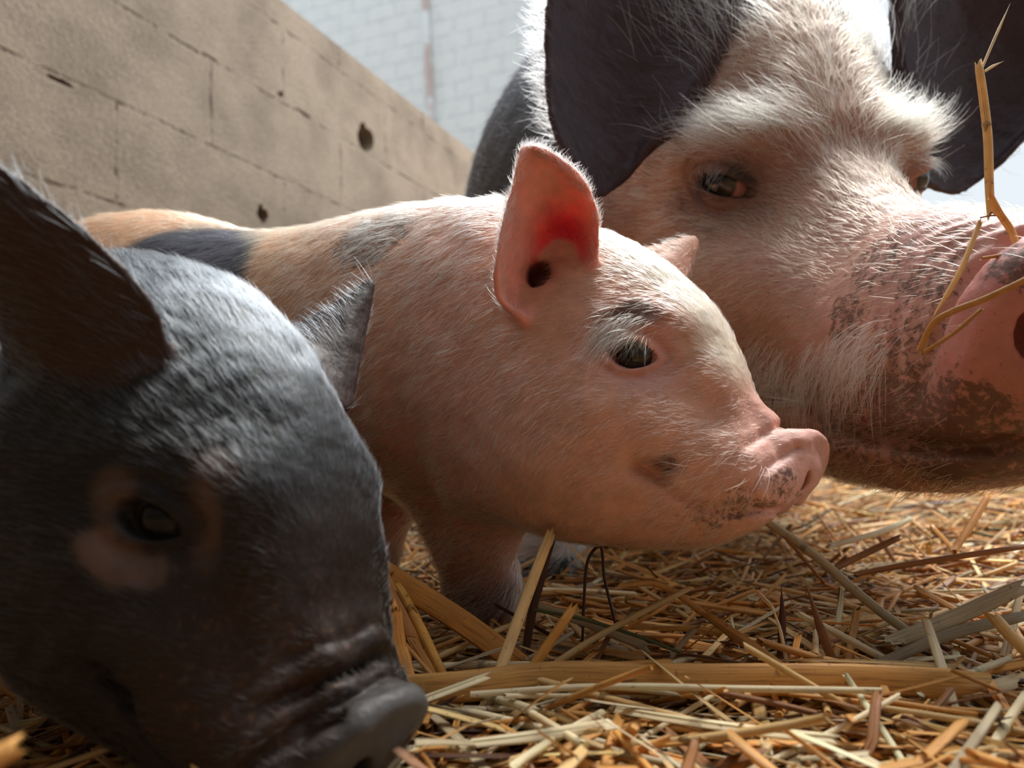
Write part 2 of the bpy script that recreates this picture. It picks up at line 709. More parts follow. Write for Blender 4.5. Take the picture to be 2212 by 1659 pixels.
# ------------------------------------------------------------------ the pink piglet's body, in world space
PB_a = P(1110, 775, .600)
PB_b = P(300, 700, .800)
PB_dir = (PB_b - PB_a) * np.array([1, 1, 0])
PB_dir /= np.linalg.norm(PB_dir)
PBODY = Pose(0, 0, 0, PB_a)
PBODY.R = np.stack([PB_dir, np.cross([0, 0, 1], PB_dir), [0, 0, 1]], 1)
pb_top = prof([(1180, 520), (1130, 462), (1060, 449), (990, 446), (900, 455), (830, 470), (760, 488), (680, 502), (610, 508), (540, 500), (470, 481), (400, 466), (340, 463), (290, 474), (262, 500), (252, 560)], 0, PBODY)
pb_bot = prof([(1180, 1080), (1120, 1100), (1040, 1096), (960, 1082), (880, 1066), (780, 1050), (640, 1050), (480, 1035), (380, 980), (300, 860), (268, 760), (252, 640)], 0, PBODY)
pb_w = [(-.12, .066), (-.06, .078), (0, .092), (.08, .102), (.18, .104), (.30, .104), (.42, .100), (.50, .085), (.56, .060)]
pink_torso = Loft(pb_top, pb_bot, pb_w, n=2.1)
PL = PBODY.R[:, 1]      # across the body


FAR_EAR_PINK = ear_net([
    [(1330, 560, .046), (1345, 575, .044), (1365, 590, .044), (1385, 605, .044), (1400, 620, .044)],
    [(1385, 540, .060), (1400, 555, .056), (1420, 570, .054), (1440, 590, .056), (1452, 612, .058)],
    [(1430, 530, .080), (1442, 545, .076), (1455, 560, .074), (1470, 580, .076), (1480, 600, .078)],
    [(1470, 518, .098), (1478, 528, .096), (1484, 540, .095), (1489, 553, .096), (1492, 566, .098)],
    [(1498, 514, .110), (1501, 517, .110), (1503, 520, .110), (1504, 523, .110), (1504, 527, .110)],
])


def pink_legs():
    g = []
    # near fore leg
    a, b, c, d = P(985, 1010, .610), P(1018, 1130, .605), P(1040, 1265, .610), P(1060, 1375, .615)
    g += [(a, b, .050, .0335), (b, c, .0335, .0255), (c, d, .0255, .0180)]
    # far fore leg, set back
    a, b, c, d = P(860, 1000, .74), P(812, 1090, .75), P(800, 1180, .77), P(812, 1262, .79)
    g += [(a, b, .050, .034), (b, c, .034, .026), (c, d, .026, .020)]
    # hind legs behind the dark piglet
    for dd, ox in ((-.055, 0), (.055, .03)):
        o = PL * dd + np.array([ox, 0, 0])
        a = PB_b + o + np.array([.03, 0, -.02])
        k = a + np.array([.05, 0, -.09])
        h = k + np.array([-.07, 0, -.075])
        ft = np.array([h[0] + .02, h[1], 0.006])
        g += [(a, k, .075, .05), (k, h, .048, .024), (h, ft, .022, .017)]
    return g


PLEGS = pink_legs()
pink_ear = None
pink_ear2 = None


def pink_field(p):
    q = PINK.to_local(p)
    f = piglet_head(q, turn=math.radians(22))
    b = pink_torso(PBODY.to_local(p))
    for a_, b_, r1, r2 in PLEGS:
        b = smin(b, roundcone(p, a_, b_, r1, r2), .022)
    f = smin(f, b, .035)
    # crease behind the jowl
    f = smin(f, pink_ear(p), .007)
    f = smin(f, pink_ear2(p), .007)
    can = ellipsoid(q, CANAL, (.0085, .012, .0105))
    f = smax(f, -can, .010)
    return f


CANAL = PINK.on_plane(1172, 606, -.042)


def build_pink():
    global pink_ear, pink_ear2
    h = .0013 * DRAFT
    pink_ear = Sheet(PINK.to_world(NEAR_EAR.reshape(-1, 3)).reshape(NEAR_EAR.shape), h, .0022, .0017, .009, .0030)
    pink_ear2 = Sheet(PINK.to_world(FAR_EAR_PINK.reshape(-1, 3)).reshape(FAR_EAR_PINK.shape), h, .0022, .0017, .009, .003)
    xs = axis(-.58, .262, -.06, .26, .0015 * DRAFT, .0045 * DRAFT)
    ys = axis(.33, 1.02, .37, .645, .0015 * DRAFT, .0045 * DRAFT)
    zs = axis(-.03, .40, .05, .33, .0015 * DRAFT, .003 * DRAFT)
    return polygonize(pink_field, xs, ys, zs)
# ------------------------------------------------------------------ the dark piglet in front
_s = 1.0
_o = np.array([-.120, .358, .128])
DARK = Pose(30.0, 13.0, -2.9, CL + (_o - CL) * _s, _s)
DARK_NEAR = spread_ear((-.050, -.050, .050), (-.085, -.118, .138), (.70, .1, .45), .038, .014, bend=-.01)
DARK_FAR = ear_net([
    [(640, 760, .040), (665, 775, .040), (690, 800, .042), (715, 840, .044), (735, 880, .046)],
    [(628, 722, .052), (660, 730, .050), (695, 755, .050), (725, 800, .052), (755, 870, .056)],
    [(690, 680, .066), (710, 695, .064), (730, 715, .063), (750, 750, .064), (772, 800, .068)],
    [(755, 640, .082), (764, 650, .081), (772, 665, .080), (780, 690, .081), (787, 720, .082)],
    [(797, 606, .094), (800, 608, .094), (802, 611, .094), (803, 616, .094), (802, 622, .094)],
], DARK)
DBODY = [
    (DARK.to_world([-.090, 0, .005]), P(-330, 820, .56), .085, .130),
    (P(-330, 820, .56), P(-900, 850, .72), .120, .130),
]
_sh = P(-330, 820, .56)


def dark_legs():
    g = []
    for s, dx in ((-.06, 0.0), (.05, .03)):
        a = _sh + np.array([dx, s, -.05])
        k = np.array([a[0] + .015, a[1], .09])
        ft = np.array([a[0], a[1], .005])
        g += [(a, k, .05, .03), (k, ft, .028, .019)]
    e = P(-900, 850, .72)
    for s in (-.07, .07):
        a = e + np.array([0, s, -.05])
        k = np.array([a[0] + .03, a[1], .09])
        ft = np.array([a[0] - .01, a[1], .005])
        g += [(a, k, .07, .03), (k, ft, .028, .019)]
    return g


DLEGS = dark_legs()
dark_ears = []


def dark_field(p):
    q = DARK.to_local(p)
    q = q.copy()
    q[:, 2] = np.where(q[:, 2] < 0, q[:, 2] * (1 + .11 * sstep(.07, -.01, q[:, 0])), q[:, 2])
    f = piglet_head(q, wrinkle=1.1, folds=.0028) * DARK.s
    for a_, b_, r1, r2 in DBODY:
        f = smin(f, roundcone(p, a_, b_, r1, r2), .035)
    for a_, b_, r1, r2 in DLEGS:
        f = smin(f, roundcone(p, a_, b_, r1, r2), .02)
    for e in dark_ears:
        f = smin(f, e(p), .007)
    can = ellipsoid(q, (-.066, -.060, .050), (.009, .010, .012))
    f = smax(f, -can, .006)
    return f


def build_dark():
    h = .0014 * DRAFT
    for net in (DARK_NEAR, DARK_FAR):
        dark_ears.append(Sheet(DARK.to_world(net.reshape(-1, 3)).reshape(net.shape), h, .0022, .0017, .009, .003))
    xs = axis(-1.05, .03, -.30, .02, .0015 * DRAFT, .006 * DRAFT)
    ys = axis(.16, 1.0, .20, .46, .0015 * DRAFT, .006 * DRAFT)
    zs = axis(-.03, .34, .0, .31, .0015 * DRAFT, .003 * DRAFT)
    return polygonize(dark_field, xs, ys, zs)
# ------------------------------------------------------------------ the sow
_ss = 1.08
SOW = Pose(85.0, 16.3, 1.7, CL + (np.array([.281, .670, .373]) - CL) * _ss, _ss)
S_T = [(-.26, .20), (-.18, .195), (-.11, .170), (-.05, .125), (0, .082), (.05, .032), (.10, -.004), (.15, -.020), (.20, -.029), (.25, -.034), (.275, -.037), (.30, -.040)]
S_B = [(-.26, -.22), (-.16, -.245), (-.08, -.250), (0, -.238), (.06, -.238), (.12, -.232), (.18, -.218), (.23, -.200), (.265, -.184), (.29, -.166)]
S_W = [(-.26, .17), (-.16, .150), (-.09, .128), (-.03, .104), (.02, .088), (.07, .088), (.13, .078), (.19, .069), (.25, .062), (.30, .058)]
sow_loft = Loft(S_T, S_B, S_W, n=2.3, wz=.22)
S_EYE = np.array([.010, -.086, -.008])
S_EYER = .0200
S_DC = np.array([.300, 0, -.088])
S_DN = np.array([.985, 0, -.17])
S_DN = S_DN / np.linalg.norm(S_DN)
S_DV = np.array([-S_DN[2], 0, S_DN[0]])
S_DR = np.stack([S_DN, [0, 1, 0], S_DV], 1)
S_MOUTH = [(.085, -.170), (.115, -.160), (.15, -.162), (.20, -.168), (.25, -.160), (.285, -.150)]


def sow_head(q):
    x, y, z = q[:, 0], q[:, 1], q[:, 2]
    ay = np.abs(y)
    m = np.stack([x, -ay, z], 1)
    f = sow_loft(q)
    # heavy jowls and cheek bones
    f = smin(f, ellipsoid(m, (-.03, -.085, -.130), (.085, .060, .085)), .05)
    f = smin(f, ellipsoid(m, (.050, -.070, -.080), (.060, .032, .036)), .035)
    # upper lip bulging over the mouth
    f = smin(f, ellipsoid(m, (.15, -.050, -.110), (.075, .030, .036)), .03)
    # brow ridge
    f = smin(f, ellipsoid(m, (-.006, -.060, .040), (.026, .036, .016)), .03)
    # hollow between brow and bridge
    f = f + .010 * gauss(np.linalg.norm((m - np.array([.055, -.068, .0])) / np.array([1.2, 1, 1]), axis=1), .028)
    f = f + .008 * gauss(np.hypot(x - .055, z - .045), .03) * gauss(y, .05)
    # snout disc
    u = (q - S_DC) @ S_DR
    w = np.hypot(u[:, 1] / .060, u[:, 2] / .057)
    disc = smax((w - 1) * .057, np.abs(u[:, 0] + .012) - .0125, .014)
    f = smin(f, roundcone(q, (.20, 0, -.085), S_DC - S_DN * .02, .064, .049), .03)
    f = smin(f, disc, .012)
    for s in (-1, 1):
        c = S_DC + S_DN * .002 + np.array([0, s * .031, 0]) + S_DV * .006
        f = smax(f, -ellipsoid(q, c, (.026, .0115, .0155), S_DR), .005)
    # wrinkles behind the disc and across the nose
    r = np.hypot(y, z + .08)
    f = f + .0060 * gauss(u[:, 0] + .033, .0050) * sstep(1.5, 1.0, w)
    f = f + .0011 * (1 + .6 * np.sin(y * 90 + z * 50)) * np.sin((u[:, 0] + .010 * np.sin(y * 55 + z * 30)) * 400) * gauss(u[:, 0] + .060, .028)
    # mouth line
    d, t = seg2d(x, z, S_MOUTH)
    f = f + .011 * gauss(d, .0065) * sstep(.01, .03, ay)
    d, t = seg2d(x, z, [(.03, -.115), (.08, -.150), (.10, -.175)])
    f = f + .006 * gauss(d, .009) * sstep(.02, .05, ay)
    return f


def sow_eyes(f, q):
    x, y, z = q[:, 0], q[:, 1], q[:, 2]
    m = np.stack([x, -np.abs(y), z], 1)
    # eye
    ed = np.linalg.norm(m - S_EYE, axis=1)
    f = smin(f, ed - (S_EYER + .004), .014)
    # opening is seen along a slanting direction: measure it in a frame turned forward
    a = math.radians(38)
    fw = np.array([math.sin(a), -math.cos(a), 0])
    e1 = np.array([math.cos(a), math.sin(a), 0])
    qx = (m - S_EYE) @ e1
    qz = m[:, 2] - S_EYE[2]
    qd = (m - S_EYE) @ fw
    al = almond(qx, qz, 0.002, -.0015, .0260, .0088, -.28)
    cut = np.maximum(al, .003 - qd)
    f = smax(f, -np.maximum(cut, -(ed - S_EYER * .8)), .003)
    near = sstep(.065, .03, ed)
    for a_, b_, dp, wd in ((.033, .0175, .0028, .003), (.043, .0265, .0032, .004), (.056, .038, .0026, .005)):
        al2 = almond(qx, qz, 0.002, .002, a_, b_, -.28)
        f = f + dp * gauss(al2, wd) * near
    return f


def _seat_eye():
    """put the eyeball just under the skin where the sight line of the eye meets the face"""
    global S_EYE
    o, r = SOW.to_local(CL[None])[0], SOW.R.T @ ray(1558, 396) / SOW.s
    t = np.arange(.4, 1.0, .001)
    f = sow_field(SOW.to_world(o + t[:, None] * r), eyes=False)
    k = np.argmax(f < 0)
    a = math.radians(38)
    S_EYE = o + t[k] * r - np.array([math.sin(a), -math.cos(a), 0]) * S_EYER * .62
    print('sow eye', S_EYE)


def netx(rows, pose):
    return np.array([[on_plane_x(pose, a, b, x) for a, b, x in r] for r in rows])


SEAR = netx([
    [(1575, -260, -.105), (1590, -90, -.085), (1560, 70, -.060), (1480, 220, -.045), (1400, 320, -.035)],
    [(1450, -290, -.120), (1430, -90, -.110), (1400, 90, -.085), (1370, 260, -.060), (1350, 385, -.035)],
    [(1320, -270, -.105), (1290, -70, -.095), (1270, 110, -.075), (1268, 280, -.045), (1312, 415, -.020)],
    [(1225, -210, -.080), (1190, -40, -.065), (1182, 130, -.045), (1200, 285, -.022), (1288, 425, -.010)],
], SOW)
SEAR2 = netx([
    [(1930, -40, -.095), (1940, 80, -.085), (1955, 190, -.070), (1970, 290, -.055), (1990, 390, -.040)],
    [(2060, -40, -.110), (2070, 80, -.105), (2080, 200, -.095), (2078, 320, -.075), (2062, 415, -.050)],
    [(2200, -80, -.100), (2215, 50, -.100), (2225, 170, -.090), (2200, 290, -.070), (2140, 368, -.050)],
    [(2340, -80, -.080), (2350, 30, -.080), (2340, 130, -.070), (2300, 200, -.060), (2245, 262, -.050)],
], SOW)
SBODY = Pose(0, 0, 0, (0, 0, 0))
STORSO = [((.27, 1.60, .50), (.36, .85, .40)), ((.235, 1.30, .47), (.285, .36, .37))]


def sow_legs():
    g = []
    for px_, py_, s in ((1170, 1215, -1), (1500, 1150, 1)):
        f_ = PZ(px_, py_, 0.02)
        a = np.array([f_[0] + (.05 if s < 0 else -.02), f_[1] + .06, .36])
        k = np.array([f_[0], f_[1] + .02, .17])
        g += [(a, k, .12, .050), (k, f_ + [0, .01, .03], .042, .034), (f_ + [0, 0, .03], f_ + [0, -.015, 0], .036, .034)]
    for xx in (.12, .56):
        a = np.array([xx, 2.1, .40])
        k = np.array([xx, 2.25, .22])
        f_ = np.array([xx, 2.15, .02])
        g += [(a, k, .17, .07), (k, f_, .055, .038)]
    return g


SLEGS = sow_legs()
sow_ears = []


def sow_field(p, eyes=True):
    q = SOW.to_local(p)
    f = sow_head(q) * SOW.s
    f = smin(f, roundcone(p, SOW.to_world([-.25, 0, -.03]), (.25, 1.15, .46), .13, .22), .05)
    for c, r in STORSO:
        f = smin(f, ellipsoid(p, c, r), .08)
    for a_, b_, r1, r2 in SLEGS:
        f = smin(f, roundcone(p, a_, b_, r1, r2), .04)
    for e in sow_ears:
        f = smin(f, e(p), .014)
    if eyes:
        f = sow_eyes(f / SOW.s, q) * SOW.s
    return f


_seat_eye()


def build_sow():
    h = .0028 * DRAFT
    for net in (SEAR, SEAR2):
        sow_ears.append(Sheet(SOW.to_world(net.reshape(-1, 3)).reshape(net.shape), h, .0042, .0030, .018, .007))
    xs = axis(-.12, .80, .02, .56, .0026 * DRAFT, .014 * DRAFT)
    ys = axis(.32, 2.6, .36, .84, .0026 * DRAFT, .02 * DRAFT)
    zs = axis(-.03, 1.0, .06, .66, .0026 * DRAFT, .014 * DRAFT)
    return polygonize(sow_field, xs, ys, zs)
# ------------------------------------------------------------------ skins, hair, eyes
def srgb(r, g, b):
    def f(c):
        c /= 255.0
        return c / 12.92 if c <= .04045 else ((c + .055) / 1.055) ** 2.4
    return np.array([f(r), f(g), f(b)])


def skin_mat(name, sss, sss_scale, rough, bump_scale, bump_d, spec=.4):
    T = NT(name)
    a = T.n('Attribute', attribute_name='tint')
    tc = T.n('TexCoord').outputs['Object']
    mud = T.n('Attribute', attribute_name='mud').outputs['Fac']
    n1 = T.noise(tc, bump_scale, 4, .6)
    n2 = T.noise(tc, bump_scale * .12, 4, .6)
    col = T.mix(T.math('MULTIPLY', n2, .5), a.outputs['Color'], (1, 1, 1), 'MULTIPLY')
    v = T.ramp(n2, [(.3, (.78, .74, .72)), (.7, (1.12, 1.06, 1.04))])
    col = T.mix(.8, a.outputs['Color'], v, 'MULTIPLY')
    # dirt: specks where the mud mask is high
    n3 = T.noise(tc, bump_scale * .45, 5, .7)
    m = T.math('SUBTRACT', T.math('ADD', n3, T.math('MULTIPLY', mud, .42)), .76)
    m = T.math('MULTIPLY', m, 8.0)
    cl = T.n('Clamp')
    T.l(m, cl.inputs[0])
    col = T.mix(T.math('MULTIPLY', cl.outputs[0], .8), col, (.085, .042, .024))
    b = T.n('BsdfPrincipled')
    T.l(col, b.inputs['Base Color'])
    b.inputs['Roughness'].default_value = rough
    b.inputs['Specular IOR Level'].default_value = spec
    b.inputs['Subsurface Weight'].default_value = sss
    b.inputs['Subsurface Radius'].default_value = (1.0, .45, .3)
    b.inputs['Subsurface Scale'].default_value = sss_scale
    # fine pores plus larger leathery creases
    vo = T.n('TexVoronoi')
    vo.inputs['Scale'].default_value = bump_scale * .55
    T.l(tc, vo.inputs['Vector'])
    h = T.math('ADD', T.math('MULTIPLY', n1, .6), T.math('MULTIPLY', vo.outputs['Distance'], .5))
    T.l(T.bump(h, .6, bump_d), b.inputs['Normal'])
    T.l(b.outputs[0], T.out.inputs[0])
    return T.m


def hair_mat(name, rough=.35, radial=.5):
    T = NT(name)
    a = T.n('Attribute', attribute_name='tint')
    h = T.n('BsdfHairPrincipled')
    h.parametrization = 'COLOR'
    T.l(a.outputs['Color'], h.inputs['Color'])
    h.inputs['Roughness'].default_value = rough
    h.inputs['Radial Roughness'].default_value = radial
    T.l(h.outputs[0], T.out.inputs[0])
    return T.m


def eye_mat(name, iris, pupil_dir, white=(.030, .020, .018), rough=.15, spec=.5):
    T = NT(name)
    g = T.n('TexCoord').outputs['Object']
    dp = T.n('VectorMath', operation='DOT_PRODUCT')
    nm = T.n('VectorMath', operation='NORMALIZE')
    T.l(g, nm.inputs[0])
    T.l(nm.outputs[0], dp.inputs[0])
    dp.inputs[1].default_value = pupil_dir
    n = T.noise(g, 400, 4, .7)
    d = T.math('ADD', dp.outputs['Value'], T.math('MULTIPLY', n, .03))
    col = T.ramp(d, [(.0, white), (.48, white), (.60, (.035, .025, .02)), (.72, iris), (.87, [c * .7 for c in iris]), (.91, (.002, .002, .003))])
    b = T.n('BsdfPrincipled')
    T.l(col, b.inputs['Base Color'])
    b.inputs['Roughness'].default_value = rough
    b.inputs['Specular IOR Level'].default_value = spec
    b.inputs['Coat Weight'].default_value = .3
    b.inputs['Coat Roughness'].default_value = .02
    T.l(b.outputs[0], T.out.inputs[0])
    return T.m


def set_attr(me, name, arr, dom='POINT'):
    if arr.ndim == 1:
        a = me.attributes.new(name, 'FLOAT', dom)
        a.data.foreach_set('value', arr.astype(np.float32))
    else:
        a = me.attributes.new(name, 'FLOAT_COLOR', dom)
        c = np.ones((len(arr), 4), dtype=np.float32)
        c[:, :3] = arr
        a.data.foreach_set('color', c.ravel())


def unit(a):
    return a / (np.linalg.norm(a, axis=-1, keepdims=True) + 1e-12)


def facing(v, n, lim=-.35, margin=350):
    """surface the photo could plausibly see, with a generous margin for side views"""
    uv = project(v)
    inside = (uv[:, 0] > -margin) & (uv[:, 0] < IW + margin) & (uv[:, 1] > -margin) & (uv[:, 1] < IH + margin) & (uv[:, 2] > .03)
    d = unit(CL - v)
    return inside & ((d * n).sum(1) > lim)


def fur(name, v, q, n, count, dens, length, flow, tint, radius, mat, parent, lift=.25, wild=.18, curl=.0, seed=1, npt=5, droop=.0, clump=0.0):
    """real strands rooted on the skin; every array is per skin vertex"""
    r = np.random.default_rng(seed)
    tri = np.concatenate([q[:, [0, 1, 2]], q[:, [0, 2, 3]]])
    a, b, c = v[tri[:, 0]], v[tri[:, 1]], v[tri[:, 2]]
    area = np.linalg.norm(np.cross(b - a, c - a), axis=1)
    w = area * dens[tri].mean(1)
    w = np.nan_to_num(np.maximum(w, 0))
    if w.sum() <= 0:
        print('no roots for', name, parent.name, seed)
        return None
    w /= w.sum()
    N = int(count * HAIR)
    k = r.choice(len(tri), N, p=w)
    u1, u2 = r.random(N), r.random(N)
    s = np.sqrt(u1)
    bc = np.stack([1 - s, s * (1 - u2), s * u2], 1)
    T = tri[k]

    def ip(x):
        return (x[T] * (bc[:, :, None] if x.ndim == 2 else bc)).sum(1)
    p = ip(v)
    nn = unit(ip(n))
    fl = unit(ip(flow))
    fl = fl - nn * (fl * nn).sum(1, keepdims=True)
    fl = unit(fl)
    side = np.cross(nn, fl)
    # locks: neighbours share a wobble
    cw = vnoise(p, 90.)
    cw2 = vnoise(p + 7.3, 90.)
    wob = wild * r.standard_normal(N) + clump * cw
    lf = np.clip(lift * (1 + .5 * r.standard_normal(N) + clump * 1.5 * cw2), .04, 2.0)
    d = unit(fl + side * wob[:, None] + nn * lf[:, None])
    L = ip(length) * np.clip(1 + .28 * r.standard_normal(N), .35, 1.9)
    t = np.linspace(0, 1, npt)
    bend = unit(fl + side * (wob + curl * r.standard_normal(N))[:, None])
    pts = np.empty((N, npt, 3))
    for i, ti in enumerate(t):
        pts[:, i] = p - nn * .0004 + d * (L * ti)[:, None] + (bend - d) * (L * ti * ti * .55)[:, None]
        pts[:, i, 2] -= droop * L * ti * ti
    cv = bpy.data.hair_curves.new(name)
    cv.add_curves([npt] * N)
    cv.attributes['position'].data.foreach_set('vector', pts.astype(np.float32).ravel())
    ra = cv.attributes.get('radius') or cv.attributes.new('radius', 'FLOAT', 'POINT')
    rr = radius * np.clip(1 + .3 * r.standard_normal(N), .5, 2)[:, None] * (1 - .82 * t[None, :] ** 1.5)
    ra.data.foreach_set('value', rr.astype(np.float32).ravel())
    tc = np.clip(ip(tint) * (1 + .13 * r.standard_normal(N))[:, None], 0.003, .96)
    set_attr(cv, 'tint', tc, 'CURVE')
    cv.materials.append(mat)
    o = bpy.data.objects.new(name, cv)
    COL.objects.link(o)
    o.parent = parent
    return o


def eyeball(parent, pos, r, mat, rot=None):
    """a round eye with a slight corneal bulge"""
    nu, nv = 48, 32
    th = np.linspace(0, np.pi, nv + 1)
    ph = np.linspace(0, 2 * np.pi, nu, endpoint=False)
    V = np.array([[np.cos(t), np.sin(t) * np.cos(f), np.sin(t) * np.sin(f)] for t in th for f in ph])
    V *= (1 + .07 * sstep(.80, 1.0, V[:, 0]))[:, None] * r
    F = []
    for i in range(nv):
        for j in range(nu):
            F.append([i * nu + j, i * nu + (j + 1) % nu, (i + 1) * nu + (j + 1) % nu, (i + 1) * nu + j])
    o = mesh_obj('eye', V, np.array(F)[:, ::-1].copy(), mat)
    o.parent = parent
    o.location = pos
    if rot is not None:
        o.rotation_euler = rot
    return o


class Surf:
    """lookup of skin points by where they show, for placing spots and patches on the animal"""
    def __init__(self, v, n):
        d = unit(CL - v)
        ok = (d * n).sum(1) > 0.05
        self.v = v[ok]
        self.uv = project(self.v)

    def __call__(self, px, py):
        e = np.hypot(self.uv[:, 0] - px, self.uv[:, 1] - py)
        k = np.nonzero(e < max(e.min() * 1.5, 9))[0]
        return self.v[k[np.argmin(self.uv[k, 2])]]


def blob(v, c, r, soft=.5, sq=(1, 1, 1)):
    d = np.linalg.norm((v - c) / np.asarray(sq, float), axis=1)
    d = d + r * .22 * vnoise(v, 1.6 / r)
    return sstep(r * (1 + soft), r * (1 - soft), d)


def mixc(a, b, m):
    return a * (1 - m[:, None]) + np.asarray(b) * m[:, None]
# ------------------------------------------------------------------ the pen: walls, floor, added shading roof
WD = math.radians(21.9)
WU = np.array([math.sin(WD), math.cos(WD), 0])
WN = np.array([-math.cos(WD), math.sin(WD), 0])
W0 = WN * 1.31


def block_mat(name, c_lo, c_hi, mortar, wl_, wh, rough_amt, stain, mort_w=.008):
    T = NT(name)
    uv = T.n('UVMap').outputs[0]
    br = T.n('TexBrick')
    br.offset = .5
    br.inputs['Scale'].default_value = 1.0
    br.inputs['Brick Width'].default_value = wl_
    br.inputs['Row Height'].default_value = wh
    br.inputs['Mortar Size'].default_value = mort_w
    br.inputs['Mortar Smooth'].default_value = .35
    br.inputs['Color1'].default_value = (1, 1, 1, 1)
    br.inputs['Color2'].default_value = (.86, .86, .86, 1)
    br.inputs['Mortar'].default_value = (0, 0, 0, 1)
    nz = T.noise(uv, 6, 5, .6, 'Color')
    wob = T.n('VectorMath', operation='MULTIPLY_ADD')
    T.l(nz, wob.inputs[0])
    wob.inputs[1].default_value = (.018, .018, 0)
    sh = T.n('VectorMath', operation='ADD')
    T.l(uv, sh.inputs[0])
    sh.inputs[1].default_value = (-.009, -.009, 0)
    T.l(sh.outputs[0], wob.inputs[2])
    T.l(wob.outputs[0], br.inputs['Vector'])
    n1 = T.noise(uv, 90, 6, .75)
    n2 = T.noise(uv, 5, 5, .6)
    n3 = T.noise(uv, 22, 4, .6)
    base = T.mix(n1, c_lo, c_hi)
    base = T.mix(T.math('MULTIPLY', T.ramp(n2, [(.42, (0, 0, 0)), (.68, (1, 1, 1))]), stain), base, [c * .62 for c in c_lo])
    # joints are only open here and there
    gap = T.math('MULTIPLY', T.ramp(n3, [(.45, (.06, .06, .06)), (.62, (1, 1, 1))]), .75)
    fac = T.math('MULTIPLY', br.outputs['Fac'], gap)
    base = T.mix(fac, base, mortar)
    b = T.n('BsdfPrincipled')
    T.l(base, b.inputs['Base Color'])
    b.inputs['Roughness'].default_value = .9
    b.inputs['Specular IOR Level'].default_value = .15
    h = T.math('SUBTRACT', T.math('ADD', T.math('MULTIPLY', n1, rough_amt), T.math('MULTIPLY', n3, .3)), T.math('MULTIPLY', fac, 1.2))
    T.l(T.bump(h, .9, .006), b.inputs['Normal'])
    T.l(b.outputs[0], T.out.inputs[0])
    return T.m


def boxuv(name, o, u, vdir, w, lu, lv, lw, mat, kind='structure', seg=1, uoff=0, voff=0):
    """box spanned by u (length), vdir (height), w (thickness) with a metric UV map"""
    o, u, vdir, w = [np.asarray(a, float) for a in (o, u, vdir, w)]
    V = [o + u * lu * a + vdir * lv * b + w * lw * c for c in (0, 1) for b in (0, 1) for a in (0, 1)]
    F = [[0, 1, 3, 2], [4, 6, 7, 5], [0, 4, 5, 1], [2, 3, 7, 6], [0, 2, 6, 4], [1, 5, 7, 3]]
    me = bpy.data.meshes.new(name)
    me.from_pydata([tuple(x) for x in V], [], F)
    uvl = me.uv_layers.new(name='UVMap')
    for p in me.polygons:
        for li in p.loop_indices:
            q = np.array(me.vertices[me.loops[li].vertex_index].co) - o
            a, b, c = q @ u, q @ vdir, q @ w
            uvl.data[li].uv = (a + c * .37 + uoff, b + c + voff) if abs(np.dot(p.normal, w)) > .5 else ((a, c) if abs(np.dot(p.normal, vdir)) > .5 else (c, b))
    me.materials.append(mat)
    ob = bpy.data.objects.new(name, me)
    COL.objects.link(ob)
    if kind:
        ob['kind'] = kind
    return ob


M_block = block_mat('rough_block', srgb(118, 102, 88), srgb(190, 173, 152), srgb(84, 66, 52), .53, .212, .9, .5, .005)
M_white = block_mat('white_block', srgb(232, 240, 240), srgb(250, 252, 252), srgb(186, 202, 208), .42, .21, .3, .15, .012)
# joints of the left wall: courses at 0.45, 0.66, 0.86 above the lens; a joint at s = 1.127 in the third course
wl_obj = boxuv('wall_left', W0 + WU * -2.5 + np.array([0, 0, -.05]), WU, (0, 0, 1), WN, 8.6, 1.425, .20, M_block,
               uoff=-2.5 - 1.12 + .53 * 10, voff=-.05 - .873 + .212 * 6)
back_o = W0 + WU * 8.3 + WN * 7.6
wb_obj = boxuv('wall_back', back_o + np.array([0, 0, -.05]), -WN, (0, 0, 1), WU, 7.9, 8.5, .2, M_white, uoff=.1, voff=.0)


# holes knocked into the left wall
def cut_hole(obj, s, z, w, h, dep, seed):
    r = np.random.default_rng(seed)
    c = W0 + WU * s + np.array([0, 0, z])
    V, F, k = [], [], 14
    for j, (dd, sc) in enumerate(((-.02, 1.12), (dep, .8))):
        for i in range(k):
            a = 2 * math.pi * i / k
            rr = sc * (1 + .16 * r.standard_normal())
            V.append(c + WU * (math.cos(a) * w / 2 * rr) + np.array([0, 0, math.sin(a) * h / 2 * rr]) + WN * dd)
    for i in range(k):
        F.append([i, (i + 1) % k, k + (i + 1) % k, k + i])
    F.append(list(range(k))[::-1])
    F.append([k + i for i in range(k)])
    me = bpy.data.meshes.new('cut')
    me.from_pydata([tuple(x) for x in V], [], F)
    me.validate()
    me.update()
    import bmesh
    bm = bmesh.new()
    bm.from_mesh(me)
    bmesh.ops.recalc_face_normals(bm, faces=bm.faces)
    bm.to_mesh(me)
    bm.free()
    co = bpy.data.objects.new('cut', me)
    COL.objects.link(co)
    md = obj.modifiers.new('hole', 'BOOLEAN')
    md.object = co
    md.operation = 'DIFFERENCE'
    md.solver = 'EXACT'
    dg = bpy.context.evaluated_depsgraph_get()
    nm = bpy.data.meshes.new_from_object(obj.evaluated_get(dg))
    obj.modifiers.clear()
    obj.data = nm
    bpy.data.objects.remove(co)


def wall_sz(px, py):
    r = ray(px, py)
    t = ((W0 - CL) @ WN) / (r @ WN)
    p = CL + r * t
    return p @ WU, p[2]


